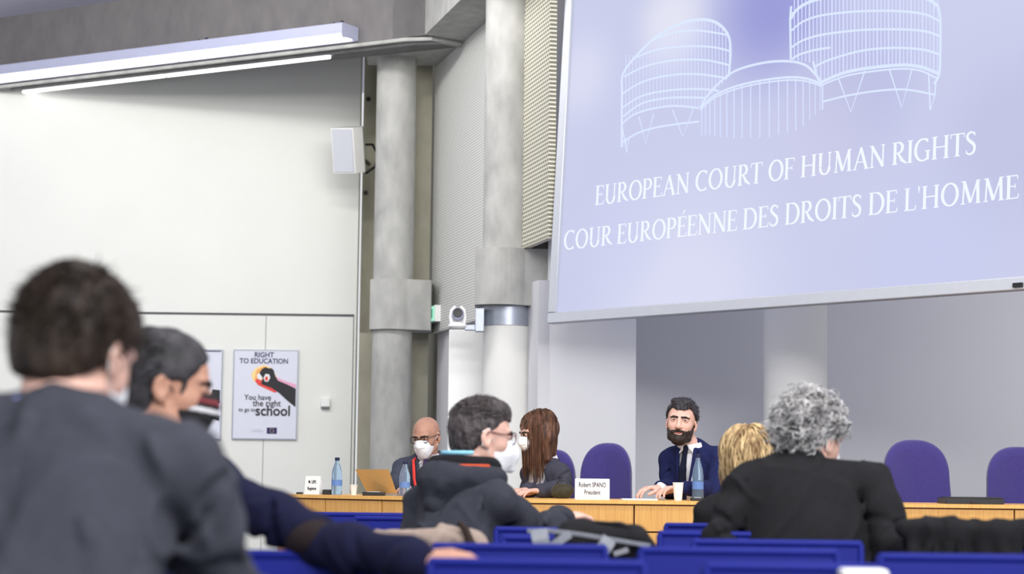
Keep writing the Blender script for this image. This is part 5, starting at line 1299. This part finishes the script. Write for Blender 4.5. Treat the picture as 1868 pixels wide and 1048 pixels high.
def flip(F, a, c, z, Y): F.cap((c.x - .05, Y, z + .01), (c.x - .10, Y + .02, z + .055), .03, .010, .02); F.cap((c.x - .02, Y - .02, z + .01), (c.x + .03, Y - .03, z - .05), .035, .03, .02)
Yc = atz(720, 980, .83).y
t = draped('coat', 676, 872, 978, Yc, beige, 'beige-grey coat draped over the blue chair behind the hooded man', 'coat', .806, extra=flip, seed=3)
b = MB(t.location); b.tube([at(838, 955, Yc - .03), at(850, 968, Yc - .05), at(858, 990, Yc - .06), at(872, 1004, Yc - .06)], [.008, .010, .012, .008], 8); b.build('dark_collar_edge', cloth('dark_brown_trim', srgb(48, 38, 34)), t)
Yk = atz(1750, 990, .83).y
blue_chair(1668, 2010, 989, 'blue chair under the black coat at the right edge', GC)
t = draped('coat', 1648, 1930, 984, Yk, M['black_suit'], 'black coat draped over the blue chairs at the bottom right', 'coat', .852, seed=8, th=.026)
b = MB(t.location)
for px in (1704, 1748): b.tube([at(px, 980, Yk - .02), at(px + 1, 1000, Yk - .045), at(px + 2, 1020, Yk - .05)], .0025, 6)
b.build('stitched_seam', M['hood_black'], t)
# backpack
Yb = atz(1050, 985, .83).y
c0 = at(1100, 975, Yb + .05); cc = V3(c0); t = empty('backpack', (c0.x, Yb, .83), 'black backpack with grey straps lying across the blue chair backs', 'backpack')
F = Field(cc - [.3, .2, .3], cc + [.3, .22, .15], .005)
F.cap(at(1040, 978, Yb + .06), at(1160, 984, Yb + .06), .040, .034, .03); F.cap(at(1060, 972, Yb + .10), at(1130, 972, Yb + .10), .034, .030, .03); F.cap(at(1170, 988, Yb + .03), at(1196, 1010, Yb + .03), .028, .018, .02); F.cap(at(1050, 990, Yb + .09), at(1150, 1010, Yb + .1), .05, .05, .04)
F.ridge(.008, 14, _R(0, 0, 80), (1.5, 1, .5), 2); F.disp(.004, 30); F.build('bag_body', M['black_suit'], t)
grey = cloth('grey_webbing', srgb(138, 142, 150), 300, .1)
def strap(pts, w_, m, name, th=.004):
    b = MB(t.location); P = [at(*p) for p in pts]
    for i in range(len(P) - 1):
        a, c = P[i], P[i + 1]; d = (c - a).normalized(); q = d.cross(Vector((0, 1, .25))).normalized() * w_ / 2; e_ = Vector((0, 1, .25)).normalized() * th
        b.prism([a + q, c + q, c - q, a - q], e_)
    b.build(name, m, t)
strap([(962, 970, Yb - .03), (1000, 969, Yb - .03), (1060, 976, Yb - .03), (1120, 986, Yb - .03), (1186, 997, Yb - .03)], .010, grey, 'shoulder_strap')
strap([(983, 968, Yb - .035), (986, 985, Yb - .045), (990, 1003, Yb - .045)], .045, grey, 'strap_end'); strap([(1040, 975, Yb - .035), (1020, 988, Yb - .04), (1004, 1001, Yb - .04)], .022, grey, 'strap_end')
strap([(1112, 984, Yb - .035), (1105, 996, Yb - .045), (1096, 1010, Yb - .045)], .040, grey, 'strap_end'); strap([(1120, 1012, Yb - .14), (1134, 1008, Yb - .14), (1146, 1004, Yb - .14)], .012, M['seat_grey'], 'buckle')
b = MB(t.location); b.tube([at(1050, 962, Yb + .05), at(1090, 955, Yb + .05), at(1130, 958, Yb + .05), at(1165, 972, Yb + .04)], .006, 8); b.build('zip_piping', M['hood_black'], t)
# papers and small white things among the seats
Yp = atz(1690, 976, .86).y
YQ = Yk; p = at(1680, 984, YQ); t = empty('folded_papers', p, 'folded white papers lying on the left end of the black coat', 'papers')
b = MB(p); b.prism([at(1652, 985, YQ), at(1700, 982, YQ), at(1704, 970, YQ + .05), at(1668, 973, YQ + .05)], (0, .006, -.002)); b.build('sheet', M['paper'], t)
b = MB(p); b.prism([at(1648, 982, YQ - .01), at(1660, 984, YQ - .01), at(1664, 972, YQ), at(1650, 970, YQ)], (0, .006, -.002)); b.build('sheet', M['paper'], t)
a, c = at(1534, 1038, 3.82), at(1619, 1038, 3.82); t = empty('armrest', ((a.x + c.x) / 2, 3.82, 0), 'pale grey-white armrest between two nearest chairs at the bottom right', 'armrest')
b = MB(t.location); b.box((a.x, 3.80, a.z - .022), (c.x, 4.02, a.z), bev=.008, seg=3); b.build('pad', M['cup'], t)
b = MB(t.location); b.box((a.x + .03, 3.86, 0), (c.x - .03, 3.92, a.z - .02), bev=.004); b.build('post', M['seat_grey'], t)
